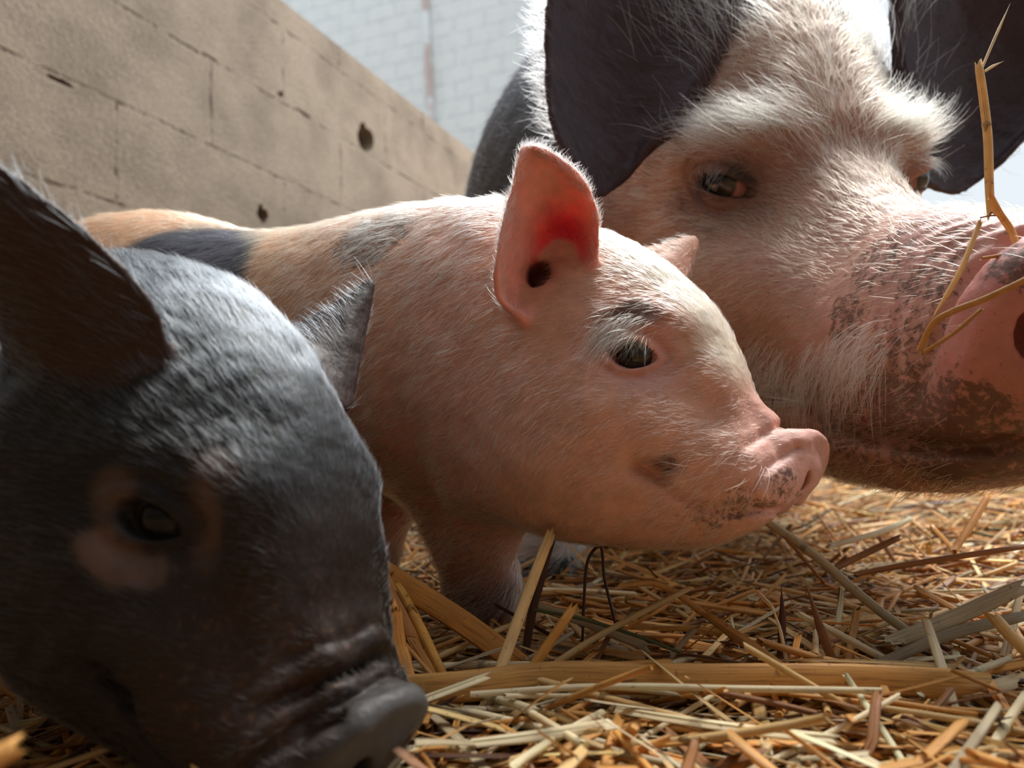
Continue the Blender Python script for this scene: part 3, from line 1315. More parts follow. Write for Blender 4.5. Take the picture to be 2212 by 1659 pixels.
for (px, py, w, h, sd) in ((790, 300, .085, .090, 1), (568, 463, .040, .042, 2), (1000, 440, .07, .03, 5)):
    s_, z_ = wall_sz(px, py)
    cut_hole(wl_obj, s_, z_, w, h, .11, sd)
for (px, py, w, h, sd) in ((606, 203, .022, .018, 7), (130, 174, .060, .010, 8), (655, 243, .070, .007, 10), (452, 122, .05, .006, 11)):
    s_, z_ = wall_sz(px, py)
    cut_hole(wl_obj, s_, z_, w, h, .03, sd)

# weathered pipe running down the white wall
def tube(name, pts, rad, mat, parent=None, k=10, kind=None):
    pts = [np.asarray(p, float) for p in pts]
    V, F = [], []
    for i, p in enumerate(pts):
        d = unit(pts[min(i + 1, len(pts) - 1)] - pts[max(i - 1, 0)])
        s = unit(np.cross(d, [0.3, 1, .1]))
        t = np.cross(d, s)
        rr = rad[i] if hasattr(rad, '__len__') else rad
        for j in range(k):
            a = 2 * math.pi * j / k
            V.append(p + (s * math.cos(a) + t * math.sin(a)) * rr)
    for i in range(len(pts) - 1):
        for j in range(k):
            F.append([i * k + j, i * k + (j + 1) % k, (i + 1) * k + (j + 1) % k, (i + 1) * k + j])
    F += [list(range(k))[::-1], [(len(pts) - 1) * k + j for j in range(k)]]
    o = mesh_obj(name, V, F, mat, parent)
    if kind:
        o['kind'] = kind
    return o


def on_plane_w(px, py, o, n):
    r = ray(px, py)
    return CL + r * (((o - CL) @ n) / (r @ n))


T = NT('painted_pipe')
g = T.n('TexCoord').outputs['Object']
b = T.n('BsdfPrincipled')
T.l(T.ramp(T.noise(g, 2.2, 4, .7), [(.44, (.86, .90, .92)), (.56, (.62, .50, .46))]), b.inputs['Base Color'])
b.inputs['Roughness'].default_value = .6
T.l(b.outputs[0], T.out.inputs[0])
M_pipe = T.m
pA = on_plane_w(912, -120, back_o - WU * .05, WU)
pB = on_plane_w(930, 245, back_o - WU * .05, WU)
pC = pB + (pB - pA) * 2.2
pipe = tube('drain_pipe', [pA, (pA + pB) / 2, pB, (pB + pC) / 2, pC], .045, M_pipe)
tag(pipe, 'pale weathered pipe running down the white painted block wall', 'pipe')

# floor, then an unseen roof and wall added to cut the front fill
T = NT('dirty_concrete')
g = T.n('TexCoord').outputs['Object']
b = T.n('BsdfPrincipled')
T.l(T.mix(T.noise(g, 5, 5, .7), srgb(92, 66, 42), srgb(168, 128, 84)), b.inputs['Base Color'])
b.inputs['Roughness'].default_value = .9
T.l(T.bump(T.noise(g, 60, 4, .7), .6, .01), b.inputs['Normal'])
T.l(b.outputs[0], T.out.inputs[0])
M_floor = T.m
boxuv('floor', (-10, -3.2, -.12), (1, 0, 0), (0, 1, 0), (0, 0, 1), 20, 16., .085, M_floor)
T = NT('unseen_roof_dark')
g = T.n('TexCoord').outputs['Object']
b = T.n('BsdfPrincipled')
T.l(T.mix(T.noise(g, 7, 5, .7), srgb(70, 56, 44), srgb(112, 92, 72)), b.inputs['Base Color'])
b.inputs['Roughness'].default_value = .85
T.l(b.outputs[0], T.out.inputs[0])
M_unseen_roof = T.m
boxuv('unseen_shade_roof', (-6, -3.2, 2.7), (1, 0, 0), (0, 1, 0), (0, 0, 1), 11, 2.4, .06, M_unseen_roof)
boxuv('unseen_shade_wall', (-6, -3.3, -.05), (1, 0, 0), (0, 0, 1), (0, -1, 0), 11, 2.6, .15, M_block)
# ------------------------------------------------------------------ building the three pigs
import time as _time
_t0 = _time.time()


def body(name, builder, mat):
    v, q = builder()
    v = relax(v, q, 1)
    print(name, len(v), round(_time.time() - _t0, 1))
    n = vert_normals(v, q)
    d = .0011 * vnoise(v, 42.) + .0006 * vnoise(v + 9, 95.) + .00035 * vnoise(v + 5, 210.)
    v = v + n * d[:, None]
    return v, q, vert_normals(v, q)


# ---- pink piglet
v, q, n = body('pink_piglet', build_pink, None)
lq = PINK.to_local(v)
bq = PBODY.to_local(v)
S = Surf(v, n)
ear_d = pink_ear(v)
ear2_d = pink_ear2(v)
near_ear = sstep(.004, .001, ear_d) * sstep(.062, .070, -lq[:, 1] + .55 * (lq[:, 2] - .02) + .010)
inner = sstep(-.1, .35, (n @ PINK.R)[:, 0] * .25 - (n @ PINK.R)[:, 1] * .9)
tint = np.tile(srgb(216, 164, 140), (len(v), 1))
tint = mixc(tint, srgb(212, 162, 120), sstep(.0, .10, bq[:, 0]) * sstep(-.1, .12, bq[:, 2]) * .8)
# belly and throat shade, painted in as a darker, redder tint
tint = mixc(tint, srgb(176, 104, 80), sstep(-.02, -.13, bq[:, 2]) * sstep(-.02, .08, bq[:, 0]) * .7)
# snout and bare skin
tint = mixc(tint, srgb(230, 182, 172), sstep(.035, .085, lq[:, 0]) * .9)
tint = mixc(tint, srgb(232, 182, 172), sstep(.088, .108, lq[:, 0]) * .8)
tint = mixc(tint, srgb(206, 150, 144), blob(v, PINK.to_world(EYE), .030, .5) * .8)
# white blaze on the forehead, its highlight painted in with it
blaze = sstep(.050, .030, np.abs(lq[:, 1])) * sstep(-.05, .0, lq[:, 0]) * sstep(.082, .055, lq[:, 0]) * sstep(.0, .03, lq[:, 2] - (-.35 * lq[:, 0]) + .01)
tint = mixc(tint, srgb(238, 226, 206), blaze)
tint = mixc(tint, srgb(240, 164, 150), near_ear * inner * .85)  # backlit glow painted into the ear: salmon here, crimson below
red = blob(v, S(1208, 520), .019, .9, (1, 1, 2.3)) * near_ear
tint = mixc(tint, srgb(226, 40, 70), red)
tint = mixc(tint, srgb(120, 44, 52), blob(v, PINK.to_world(CANAL + np.array([.006, 0, .002])), .013, .6, (1, 1, .8)) * .8)
tint = mixc(tint, srgb(104, 60, 48), blob(v, S(1432, 1012), .008, .6, (1.3, 1, .8)) * .8)  # shadow in the mouth corner, painted into the tint
tint = mixc(tint, srgb(60, 22, 20), blob(v, PINK.to_world(CANAL), .011, .4) * .9)
patch = blob(v, S(405, 530), .056, .25, (1.15, 1.4, .8)) + blob(v, S(445, 590), .040, .25, (.9, 1.2, 1.5))
patch = np.clip(patch, 0, 1)
tint = mixc(tint, srgb(66, 66, 74), patch)
brow = blob(v, S(1362, 668), .012, .5, (1.5, 1, .7)) * .8
tint = mixc(tint, srgb(70, 58, 54), brow)
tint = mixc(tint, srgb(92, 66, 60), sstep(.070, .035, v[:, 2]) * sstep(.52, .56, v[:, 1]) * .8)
mud = np.zeros(len(v))
for px, py, r_, a_ in ((800, 500, .034, 1.0), (760, 520, .022, .9), (860, 478, .02, .85), (700, 512, .03, .4), (1430, 1005, .008, .7), (1590, 1100, .014, .8), (1545, 1125, .014, .7), (1650, 1098, .010, .8), (1700, 1050, .014, .75),
                       (1730, 1075, .010, .7), (1500, 1140, .02, .5), (1215, 560, .02, .35), (1230, 500, .03, .3), (1100, 650, .02, .3), (640, 880, .03, .3), (1000, 1250, .05, .55), (870, 1080, .05, .4)):
    mud = np.maximum(mud, a_ * blob(v, S(px, py), r_, .5))
mud = np.maximum(mud, .45 * sstep(-.08, -.12, lq[:, 2]) * sstep(.02, .06, lq[:, 0]))
mud = np.maximum(mud, .26 * np.ones(len(v)) * sstep(.1, .0, lq[:, 0]))
M_skin = skin_mat('pink_skin', .38, .0035, .5, 620, .0006)
pink = mesh_obj('piglet', v, q, M_skin)
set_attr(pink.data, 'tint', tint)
set_attr(pink.data, 'mud', mud)
tag(pink, 'pink piglet standing in profile between the dark piglet and the big sow', 'piglet', 'piglets in the pen')
M_eye = eye_mat('piglet_eye', (.035, .030, .028), (1, 0, 0))
for s in (-1, 1):
    dirw = PINK.R @ unit(np.array([.35, s * 1.0, .05]))
    eyeball(pink, PINK.to_world(np.array([EYE[0], s * abs(EYE[1]), EYE[2]])), EYE_R, M_eye, Vector(dirw).to_track_quat('X', 'Z').to_euler())

ht = np.tile(srgb(240, 220, 186), (len(v), 1))
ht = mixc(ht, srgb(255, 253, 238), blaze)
ht = mixc(ht, srgb(232, 194, 140), sstep(.05, .2, bq[:, 0]) * sstep(.0, .1, bq[:, 2]))
ht = mixc(ht, srgb(240, 220, 196), sstep(.02, .0, bq[:, 0]))
ht = mixc(ht, srgb(40, 40, 48), patch)
ht = mixc(ht, srgb(30, 28, 28), brow)
dens = facing(v, n).astype(float)
bare = np.maximum.reduce([sstep(.062, .085, lq[:, 0]), blob(v, PINK.to_world(EYE), .020, .35), near_ear * inner * sstep(.0, .35, inner) * .97,
                          sstep(.006, .002, pink_ear2(v)) * .3])
dens *= 1 - .96 * bare
dens *= 1 - .5 * sstep(.1, .3, bq[:, 0])
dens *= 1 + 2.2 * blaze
fl_l = np.stack([-np.ones(len(v)), .0 * lq[:, 1], -.30 - 2.2 * sstep(.0, -.08, lq[:, 0]) * sstep(.02, -.05, lq[:, 2]) * .5 + .9 * blaze], 1)
flow_h = fl_l @ PINK.R.T
flow_b = np.tile(unit(np.array([-.85, .1, -.5])), (len(v), 1))
wb = sstep(-.05, -.11, lq[:, 0])[:, None]
flow = flow_h * (1 - wb) + flow_b * wb
flow = np.where((ear_d < .004)[:, None] & (near_ear > .3)[:, None], (PINK.R @ np.array([-.5, -.1, .9]))[None], flow)
Lh = .0075 + .005 * sstep(-.03, -.12, lq[:, 0]) + .002 * sstep(-.02, -.08, lq[:, 2])
Lh = Lh * (1 - .5 * sstep(.03, .08, lq[:, 0]))
Lh = Lh * (1 + .25 * vnoise(v, 30))
M_hair = hair_mat('pale_bristle', .32, .6)
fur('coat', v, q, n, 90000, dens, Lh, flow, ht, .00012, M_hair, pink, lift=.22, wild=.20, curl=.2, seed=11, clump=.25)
# brow hairs, standing over the eye
bd = blob(v, S(1345, 690), .013, .5, (1.3, 1, .8)) + .6 * blob(v, S(1300, 730), .010, .5)
bd *= dens > 0
fur('brow_hair', v, q, n, 420, bd, np.full(len(v), .021), flow_h + (PINK.R @ np.array([0, -.5, -.55])), mixc(ht, srgb(244, 224, 190), np.full(len(v), .85)), .00015, M_hair, pink, lift=.55, wild=.22, curl=.3, seed=12, npt=6, droop=.2)
ld = blob(v, S(1375, 742), .010, .4, (1.3, 1, .35))
fur('eyelash', v, q, n, 160, ld, np.full(len(v), .009), np.tile(PINK.R @ np.array([.2, -1., -.1]), (len(v), 1)), np.tile(srgb(214, 176, 120), (len(v), 1)), .00012, M_hair, pink, lift=.9, wild=.2, seed=13, droop=.3)
rimp = PINK.to_world(np.concatenate([NEAR_EAR[1:, 0], NEAR_EAR[::-1, 4]]))
rimd = np.full(len(v), 1e9)
for a_, b_ in zip(rimp[:-1], rimp[1:]):
    for t_ in np.linspace(0, 1, 6):
        rimd = np.minimum(rimd, np.linalg.norm(v - (a_ + (b_ - a_) * t_), axis=1))
rim_up = sstep(PINK.to_world(NEAR_EAR[0, 2])[2], PINK.to_world(NEAR_EAR[3, 2])[2], v[:, 2])
fur('ear_fringe', v, q, n, 2600, gauss(rimd, .0035) * (.15 + rim_up), np.full(len(v), .0062), np.tile(PINK.R @ np.array([.25, .25, .8]), (len(v), 1)), np.tile(srgb(250, 240, 222), (len(v), 1)), .00010, M_hair, pink, lift=.9, wild=.35, curl=.3, seed=15)
wd = blob(v, S(1500, 1080), .020, .5) + .7 * blob(v, S(1600, 1000), .015, .5)
fur('whisker', v, q, n, 150, wd, np.full(len(v), .022), flow_h, np.tile(srgb(240, 214, 180), (len(v), 1)), .00012, M_hair, pink, lift=.8, wild=.5, curl=.5, seed=14, npt=7, droop=.25)

# ---- dark piglet
v, q, n = body('dark_piglet', build_dark, None)
lq = DARK.to_local(v)
S = Surf(v, n)
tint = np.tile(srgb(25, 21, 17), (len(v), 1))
tint = mixc(tint, srgb(28, 28, 28), sstep(-.02, .05, lq[:, 2]))  # light from above painted in: skin lighter towards the top
pale = blob(v, S(215, 1170), .009, .4) + .9 * blob(v, S(260, 1215), .009, .4) + .8 * blob(v, S(325, 1235), .007, .4) + .6 * blob(v, S(240, 1060), .009, .5) + .7 * blob(v, S(440, 1120), .008, .5, (.8, .8, 2.4)) + .35 * blob(v, S(470, 1010), .010, .6)
tint = mixc(tint, srgb(108, 86, 74), np.clip(pale, 0, 1) * .9)
brn = blob(v, S(560, 1400), .050, .7)
tint = mixc(tint, srgb(58, 39, 30), brn * .7)
tint = mixc(tint, srgb(74, 74, 74), sstep(.075, .10, lq[:, 0]))
ed_ = np.minimum(dark_ears[0](v), dark_ears[1](v))
earm = sstep(.004, .001, ed_)
tint = mixc(tint, srgb(60, 38, 30), earm * .7)
tint = mixc(tint, srgb(22, 21, 20), blob(v, DARK.to_world(EYE), .0165, .3))
mud = .30 + .25 * brn
M_dskin = skin_mat('dark_skin', .05, .003, .5, 560, .0007, .25)
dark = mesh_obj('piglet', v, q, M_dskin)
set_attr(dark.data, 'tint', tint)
set_attr(dark.data, 'mud', mud * np.ones(len(v)))
tag(dark, 'black piglet filling the near corner, head low and turned towards the viewer', 'piglet', 'piglets in the pen')
M_deye = eye_mat('dark_eye', (.012, .011, .010), (1, 0, 0), rough=.3, spec=.15)
for s in (-1, 1):
    dirw = DARK.R @ unit(np.array([.45, s * 1.0, .05]))
    eyeball(dark, DARK.to_world(np.array([EYE[0], s * abs(EYE[1]), EYE[2]])), EYE_R * DARK.s, M_deye, Vector(dirw).to_track_quat('X', 'Z').to_euler())
top = sstep(.0, .05, lq[:, 2] + .55 * np.maximum(lq[:, 0], 0) - .01)  # lit upper side, painted into the hair tint and density
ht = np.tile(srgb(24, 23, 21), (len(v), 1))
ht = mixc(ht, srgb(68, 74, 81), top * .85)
ht = mixc(ht, srgb(92, 72, 62), np.clip(pale, 0, 1) * .6)
dens = facing(v, n).astype(float)
dens *= 1 - .97 * np.maximum(sstep(.083, .098, lq[:, 0]), blob(v, DARK.to_world(EYE), .019, .3))
dens *= 1 - .8 * earm
dens *= .35 + .65 * top
dens *= 1 - .75 * np.clip(pale, 0, 1)
fl_l = np.stack([-np.ones(len(v)), -.0 * lq[:, 1], -.1 + .5 * top], 1)
flow = fl_l @ DARK.R.T
Lh = .0065 + .006 * sstep(.06, -.06, lq[:, 0])
M_dhair = hair_mat('dark_bristle', .28, .5)
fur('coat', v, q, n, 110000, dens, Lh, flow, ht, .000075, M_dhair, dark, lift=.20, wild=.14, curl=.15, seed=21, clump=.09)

# ---- sow
v, q, n = body('sow', build_sow, None)
lq = SOW.to_local(v)
S = Surf(v, n)
nl = n @ SOW.R
se = np.minimum(sow_ears[0](v), sow_ears[1](v))
earm = sstep(.012, .003, se)
tint = np.tile(srgb(174, 134, 117), (len(v), 1))
tint = mixc(tint, srgb(196, 150, 140), sstep(.10, .2, lq[:, 0]))
tint = mixc(tint, srgb(196, 132, 124), sstep(.262, .285, lq[:, 0]))
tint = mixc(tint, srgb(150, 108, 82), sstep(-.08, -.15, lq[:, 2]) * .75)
tint = mixc(tint, srgb(104, 78, 72), blob(v, S(1570, 410), .052, .6, (1.3, 1, .8)) * .8)
tint = mixc(tint, srgb(34, 26, 26), blob(v, SOW.to_world(S_EYE), .031, .2, (1, 1, .75)) * .85)
bodyd = sstep(-.10, -.16, lq[:, 0])
stripe = sstep(.055, .03, np.abs(lq[:, 1] - .0)) * sstep(-.2, -.15, lq[:, 0] * 0 + lq[:, 2] - .0)
darkp = np.clip(bodyd + sstep(-.035, -.075, lq[:, 0]) * sstep(.018, .034, np.abs(lq[:, 1])) * sstep(.05, .09, lq[:, 2]), 0, 1)
darkp = darkp * (1 - sstep(.036, .022, np.abs(lq[:, 1])) * sstep(-.30, -.15, lq[:, 0]))
darkp *= sstep(-.20, -.10, lq[:, 2]) * .0 + 1
tint = mixc(tint, srgb(34, 36, 48), darkp)
tint = mixc(tint, srgb(62, 46, 56), earm)
leg = sstep(.30, .20, v[:, 2]) * sstep(.70, .80, v[:, 1])
tint = mixc(tint, srgb(176, 168, 160), leg)
tint = mixc(tint, srgb(26, 22, 22), leg * sstep(.035, .028, v[:, 2]))
mud = .42 * np.ones(len(v))
for px, py, r_, a_ in ((1880, 560, .035, .8), (1990, 600, .03, .75), (1820, 680, .025, .85), (1800, 900, .05, .9), (1950, 930, .05, .95), (2080, 900, .03, .95), (2050, 1020, .05, 1.0), (2190, 560, .02, .9), (1950, 760, .04, .7), (2180, 960, .04, .95)):
    mud = np.maximum(mud, a_ * blob(v, S(px, py), r_, .6))
M_sskin = skin_mat('sow_skin', .25, .006, .5, 380, .0010)
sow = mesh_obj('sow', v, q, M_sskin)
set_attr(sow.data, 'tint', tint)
set_attr(sow.data, 'mud', mud)
tag(sow, 'big pink and black sow with hairy white brows looming behind the pink piglet', 'sow')
M_seye = eye_mat('sow_eye', (.030, .022, .018), (1, 0, 0), (.42, .19, .15))
for s in (-1, 1):
    dirw = SOW.R @ unit(np.array([.62, s * 1.0, .05]))
    eyeball(sow, SOW.to_world(np.array([S_EYE[0], s * abs(S_EYE[1]), S_EYE[2]])), S_EYER * SOW.s, M_seye, Vector(dirw).to_track_quat('X', 'Z').to_euler())
dens = facing(v, n, -.3).astype(float)
bald = np.maximum.reduce([sstep(.255, .275, lq[:, 0]), sstep(.042, .028, np.linalg.norm(np.stack([lq[:, 0], -np.abs(lq[:, 1]), lq[:, 2]], 1) - S_EYE, axis=1)), earm * .93])
dens *= 1 - bald * .98
dens *= 1 - .62 * sstep(.10, .22, lq[:, 0])
dens *= 1 - .88 * sstep(-.20, -.30, lq[:, 0])
ht = np.tile(srgb(192, 168, 138), (len(v), 1))
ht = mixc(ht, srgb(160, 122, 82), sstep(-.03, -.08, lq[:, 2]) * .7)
ht = mixc(ht, srgb(34, 35, 44), darkp * .95)
ht = mixc(ht, srgb(30, 28, 34), earm * .95)
ht = mixc(ht, srgb(14, 15, 21), sstep(-.15, -.22, lq[:, 0]) * .95)
ht = mixc(ht, srgb(232, 228, 220), leg)
ay = np.abs(lq[:, 1])
fl_l = np.stack([-np.ones(len(v)), np.sign(lq[:, 1]) * .9 * sstep(.0, .05, ay) * sstep(.02, -.05, lq[:, 0] - .03), .15 - .8 * sstep(.0, -.08, lq[:, 2])], 1)
flow = fl_l @ SOW.R.T
Lh = .012 + .010 * sstep(.16, .0, lq[:, 0]) + .006 * sstep(-.10, -.16, lq[:, 2])
Lh = Lh * (1 + .3 * vnoise(v, 18))
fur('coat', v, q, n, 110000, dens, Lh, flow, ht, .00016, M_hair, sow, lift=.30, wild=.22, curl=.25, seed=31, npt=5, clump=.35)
m3 = np.stack([lq[:, 0], -ay, lq[:, 2]], 1)
# long pale brows
bd = gauss(np.linalg.norm((m3 - np.array([.012, -.070, .052])) / np.array([1.4, 2.0, .75]), axis=1), .022) * (dens > 0)
fl = np.stack([-.2 * np.ones(len(v)), np.sign(lq[:, 1]) * .9, .75 + 0 * ay], 1) @ SOW.R.T
fur('brow_hair', v, q, n, 1900, bd, np.full(len(v), .040), fl, np.tile(srgb(212, 196, 170), (len(v), 1)), .00020, M_hair, sow, lift=.55, wild=.25, curl=.3, seed=32, npt=7, clump=.5)
# bristles between the ears
bd = gauss(np.linalg.norm((m3 - np.array([-.09, -.05, .15])) / np.array([1., 1.2, 1.2]), axis=1), .045) * (dens > 0)
fl = np.stack([-.1 * np.ones(len(v)), np.sign(lq[:, 1]) * .5, 1.0 + 0 * ay], 1) @ SOW.R.T
fur('forelock', v, q, n, 1300, bd, np.full(len(v), .055), fl, np.tile(srgb(206, 190, 170), (len(v), 1)), .00024, M_hair, sow, lift=.5, wild=.35, curl=.5, seed=33, npt=8, clump=.5)
# cheek tufts hanging over the corner of the mouth
bd = np.zeros(len(v))
for px, py in ((1640, 780), (1680, 800), (1720, 830), (1800, 760), (1870, 740), (1760, 790)):
    bd = np.maximum(bd, blob(v, S(px, py), .018, .6))
fl = np.tile(np.array([-.75, .2, -.75]), (len(v), 1))
fur('cheek_whisker', v, q, n, 800, bd, np.full(len(v), .034), fl, np.tile(srgb(236, 214, 184), (len(v), 1)), .00020, M_hair, sow, lift=.55, wild=.3, curl=.4, seed=34, npt=7, droop=.25, clump=.5)
ld = sstep(.036, .027, np.linalg.norm(m3 - S_EYE, axis=1)) * sstep(.009, .012, lq[:, 2] - S_EYE[2]) * sstep(.020, .016, lq[:, 2] - S_EYE[2])
fur('eyelash', v, q, n, 200, ld * (dens >= 0), np.full(len(v), .016), np.stack([1 + 0 * ay, np.sign(lq[:, 1]) * 1.0, -.2 + 0 * ay], 1) @ SOW.R.T, np.tile(srgb(225, 210, 190), (len(v), 1)), .00018, M_hair, sow, lift=.7, wild=.2, seed=35, droop=.3)
# fringe along the rim of the near ear
ew = sow_ears[0](v)
rim = SOW.to_world(SEAR[3, 1:4])
dd = np.full(len(v), 1e9)
for a_, b_ in zip(rim[:-1], rim[1:]):
    for t_ in np.linspace(0, 1, 12):
        dd = np.minimum(dd, np.linalg.norm(v - (a_ + (b_ - a_) * t_), axis=1))
bd = gauss(dd, .008) * sstep(-.3, .3, n[:, 0] * -1)
fur('ear_fringe', v, q, n, 520, bd, np.full(len(v), .026), np.tile(np.array([-1., .25, .05]), (len(v), 1)), np.tile(srgb(170, 164, 160), (len(v), 1)), .00016, M_hair, sow, lift=.3, wild=.35, curl=.4, seed=36, npt=6, clump=.4)
print('pigs', round(_time.time() - _t0, 1))
# ------------------------------------------------------------------ straw
def straw_mat():
    T = NT('straw')
    a = T.n('Attribute', attribute_name='tint')
    uv = T.n('UVMap').outputs[0]
    oi = T.n('ObjectInfo').outputs['Random']
    mp = T.n('Mapping')
    mp.inputs['Scale'].default_value = (42, 26, 1)
    T.l(uv, mp.inputs[0])
    n1 = T.noise(mp.outputs[0], 1.0, 4, .7)
    mp2 = T.n('Mapping')
    mp2.inputs['Scale'].default_value = (3, 160, 1)
    T.l(uv, mp2.inputs[0])
    n2 = T.noise(mp2.outputs[0], 1.0, 5, .7)
    col = T.mix(.9, a.outputs['Color'], T.ramp(n1, [(.32, (.42, .31, .22)), (.46, (.98, .94, .88)), (.66, (1.25, 1.25, 1.25))]), 'MULTIPLY')
    col = T.mix(T.ramp(n2, [(.60, (0, 0, 0)), (.70, (.8, .8, .8))]), col, (.10, .045, .018))
    hsv = T.n('HueSaturation')
    T.l(col, hsv.inputs['Color'])
    T.l(T.math('ADD', T.math('MULTIPLY', oi, .5), .75), hsv.inputs['Value'])
    b = T.n('BsdfPrincipled')
    T.l(hsv.outputs[0], b.inputs['Base Color'])
    b.inputs['Roughness'].default_value = .42
    b.inputs['Specular IOR Level'].default_value = .5
    T.l(T.bump(n1, .5, .0006), b.inputs['Normal'])
    tr = T.n('BsdfTranslucent')
    T.l(hsv.outputs[0], tr.inputs['Color'])
    mx = T.n('MixShader')
    mx.inputs[0].default_value = .22
    T.l(b.outputs[0], mx.inputs[1])
    T.l(tr.outputs[0], mx.inputs[2])
    T.l(mx.outputs[0], T.out.inputs[0])
    return T.m


M_straw = straw_mat()
GOLD, PALE, CREAM, BROWN, DARKB, GREEN, GREY = (srgb(236, 176, 98), srgb(244, 206, 142), srgb(250, 234, 196), srgb(166, 112, 66),
                                                srgb(88, 54, 34), srgb(112, 118, 66), srgb(208, 190, 156))


class StrawMesh:
    def __init__(self):
        self.V, self.F, self.C, self.UV = [], [], [], []
        self.n = 0

    def stalk(self, pts, w, th, col, k=6, up=(0, 0, 1), taper=.12, twist=0.0, split=0, r=rng, tip=None):
        """a stalk or flat blade along pts: w wide, th thick, with a ragged end"""
        pts = np.asarray(pts, float)
        m = len(pts)
        tan = np.gradient(pts, axis=0)
        tan = unit(tan)
        up = np.asarray(up, float)
        side = np.cross(tan, up)
        bad = np.linalg.norm(side, axis=1) < .05
        side[bad] = np.cross(tan[bad], [1, 0.2, 0])
        side = unit(side)
        nor = np.cross(side, tan)
        t = np.linspace(0, 1, m)
        ww = w / 2 * (1 - taper * np.abs(2 * t - 1) ** 3) * np.ones(m)
        if tip is not None:
            ww = ww * np.interp(t, [0, 1 - tip, 1], [1, 1, .06])
        tt = th / 2 * np.ones(m)
        ang = twist * t
        a = np.linspace(0, 2 * np.pi, k, endpoint=False)
        L = np.concatenate([[0], np.cumsum(np.linalg.norm(np.diff(pts, axis=0), axis=1))])
        su, sv = r.random() * 40, r.random() * 40
        V = []
        C = []
        UVv = []
        for i in range(m):
            s_ = side[i] * math.cos(ang[i]) + nor[i] * math.sin(ang[i])
            n_ = np.cross(s_, tan[i])
            jag = (r.random(k) - .5) * w * 1.2 * (1 if i in (0, m - 1) else 0)
            V.append(pts[i] + np.outer(np.cos(a) * ww[i], s_) + np.outer(np.sin(a) * tt[i], n_) + np.outer(jag, tan[i]))
            C.append(np.tile(col, (k, 1)) * (1 + .05 * r.standard_normal()))
            UVv.append(np.stack([a / 6.283 + su, np.full(k, L[i] + sv)], 1))
        V = np.concatenate(V)
        base = self.n
        i, j = np.meshgrid(np.arange(m - 1), np.arange(k), indexing='ij')
        i, j = i.ravel(), j.ravel()
        j2 = (j + 1) % k
        F = np.stack([i * k + j, i * k + j2, (i + 1) * k + j2, (i + 1) * k + j], 1) + base
        self.V.append(V)
        self.F.append(F)
        self.C.append(np.concatenate(C))
        self.UV.append(np.concatenate(UVv))
        # end caps as quads (k even)
        for off in (0, (m - 1) * k):
            for c in range(k // 2 - 1):
                self.F.append(np.array([[off + c, off + c + 1, off + k - 2 - c, off + k - 1 - c]]) + base)
        self.n += len(V)
        return self

    def node(self, p, d, w, col):
        """the swollen joint of a stalk"""
        d = unit(np.asarray(d, float))
        return self.stalk([p - d * w * .45, p - d * w * .2, p + d * w * .2, p + d * w * .45], w * 1.22, w * 1.15, col, taper=.5)

    def build(self, name, parent=None):
        V, F = np.concatenate(self.V), np.concatenate(self.F)
        C, UV = np.concatenate(self.C), np.concatenate(self.UV)
        o = mesh_obj(name, V, F, M_straw, parent)
        me = o.data
        set_attr(me, 'tint', np.clip(C, 0, 1))
        li = np.empty(len(me.loops), dtype=np.int32)
        me.loops.foreach_get('vertex_index', li)
        uvl = me.uv_layers.new(name='UVMap')
        uvl.data.foreach_set('uv', UV[li].astype(np.float32).ravel())
        return o


def bed_z(x, y):
    p = np.stack([x, y, 0 * x], -1).reshape(-1, 3)
    return (.012 * vnoise(p, 5.) + .006 * vnoise(p + 3, 17.)).reshape(np.shape(x)) - .006


# the litter the straw lies in
gx, gy = np.meshgrid(np.linspace(-2.2, 4.2, 220), np.linspace(-.6, 6.5, 240), indexing='ij')
gz = bed_z(gx, gy) - .010
gv = np.stack([gx, gy, gz], -1).reshape(-1, 3)
ii = np.arange(219)[:, None] * 240 + np.arange(239)[None, :]
gf = np.stack([ii, ii + 240, ii + 241, ii + 1], -1).reshape(-1, 4)
# keep the litter this side of the left wall
kp = (gv @ WN)[gf].max(1) < 1.29
T = NT('litter')
g = T.n('TexCoord').outputs['Object']
mp = T.n('Mapping')
mp.inputs['Scale'].default_value = (60, 220, 60)
mp.inputs['Rotation'].default_value = (0, 0, .7)
T.l(g, mp.inputs[0])
n1 = T.noise(mp.outputs[0], 1, 5, .7)
b = T.n('BsdfPrincipled')
T.l(T.ramp(n1, [(.3, (.030, .014, .006)), (.5, (.15, .075, .030)), (.7, (.48, .30, .13))]), b.inputs['Base Color'])
b.inputs['Roughness'].default_value = .8
T.l(T.bump(n1, .8, .004), b.inputs['Normal'])
T.l(b.outputs[0], T.out.inputs[0])
lit = mesh_obj('straw_litter', gv, gf[kp], T.m)
tag(lit, 'trodden brown straw litter covering the floor of the pen', 'straw', kind='stuff')


def pick_col(r):
    u = r.random()
    c = GOLD if u < .46 else PALE if u < .70 else CREAM if u < .80 else GREY if u < .83 else BROWN if u < .95 else DARKB if u < .993 else GREEN
    return c * (1 + .12 * r.standard_normal())


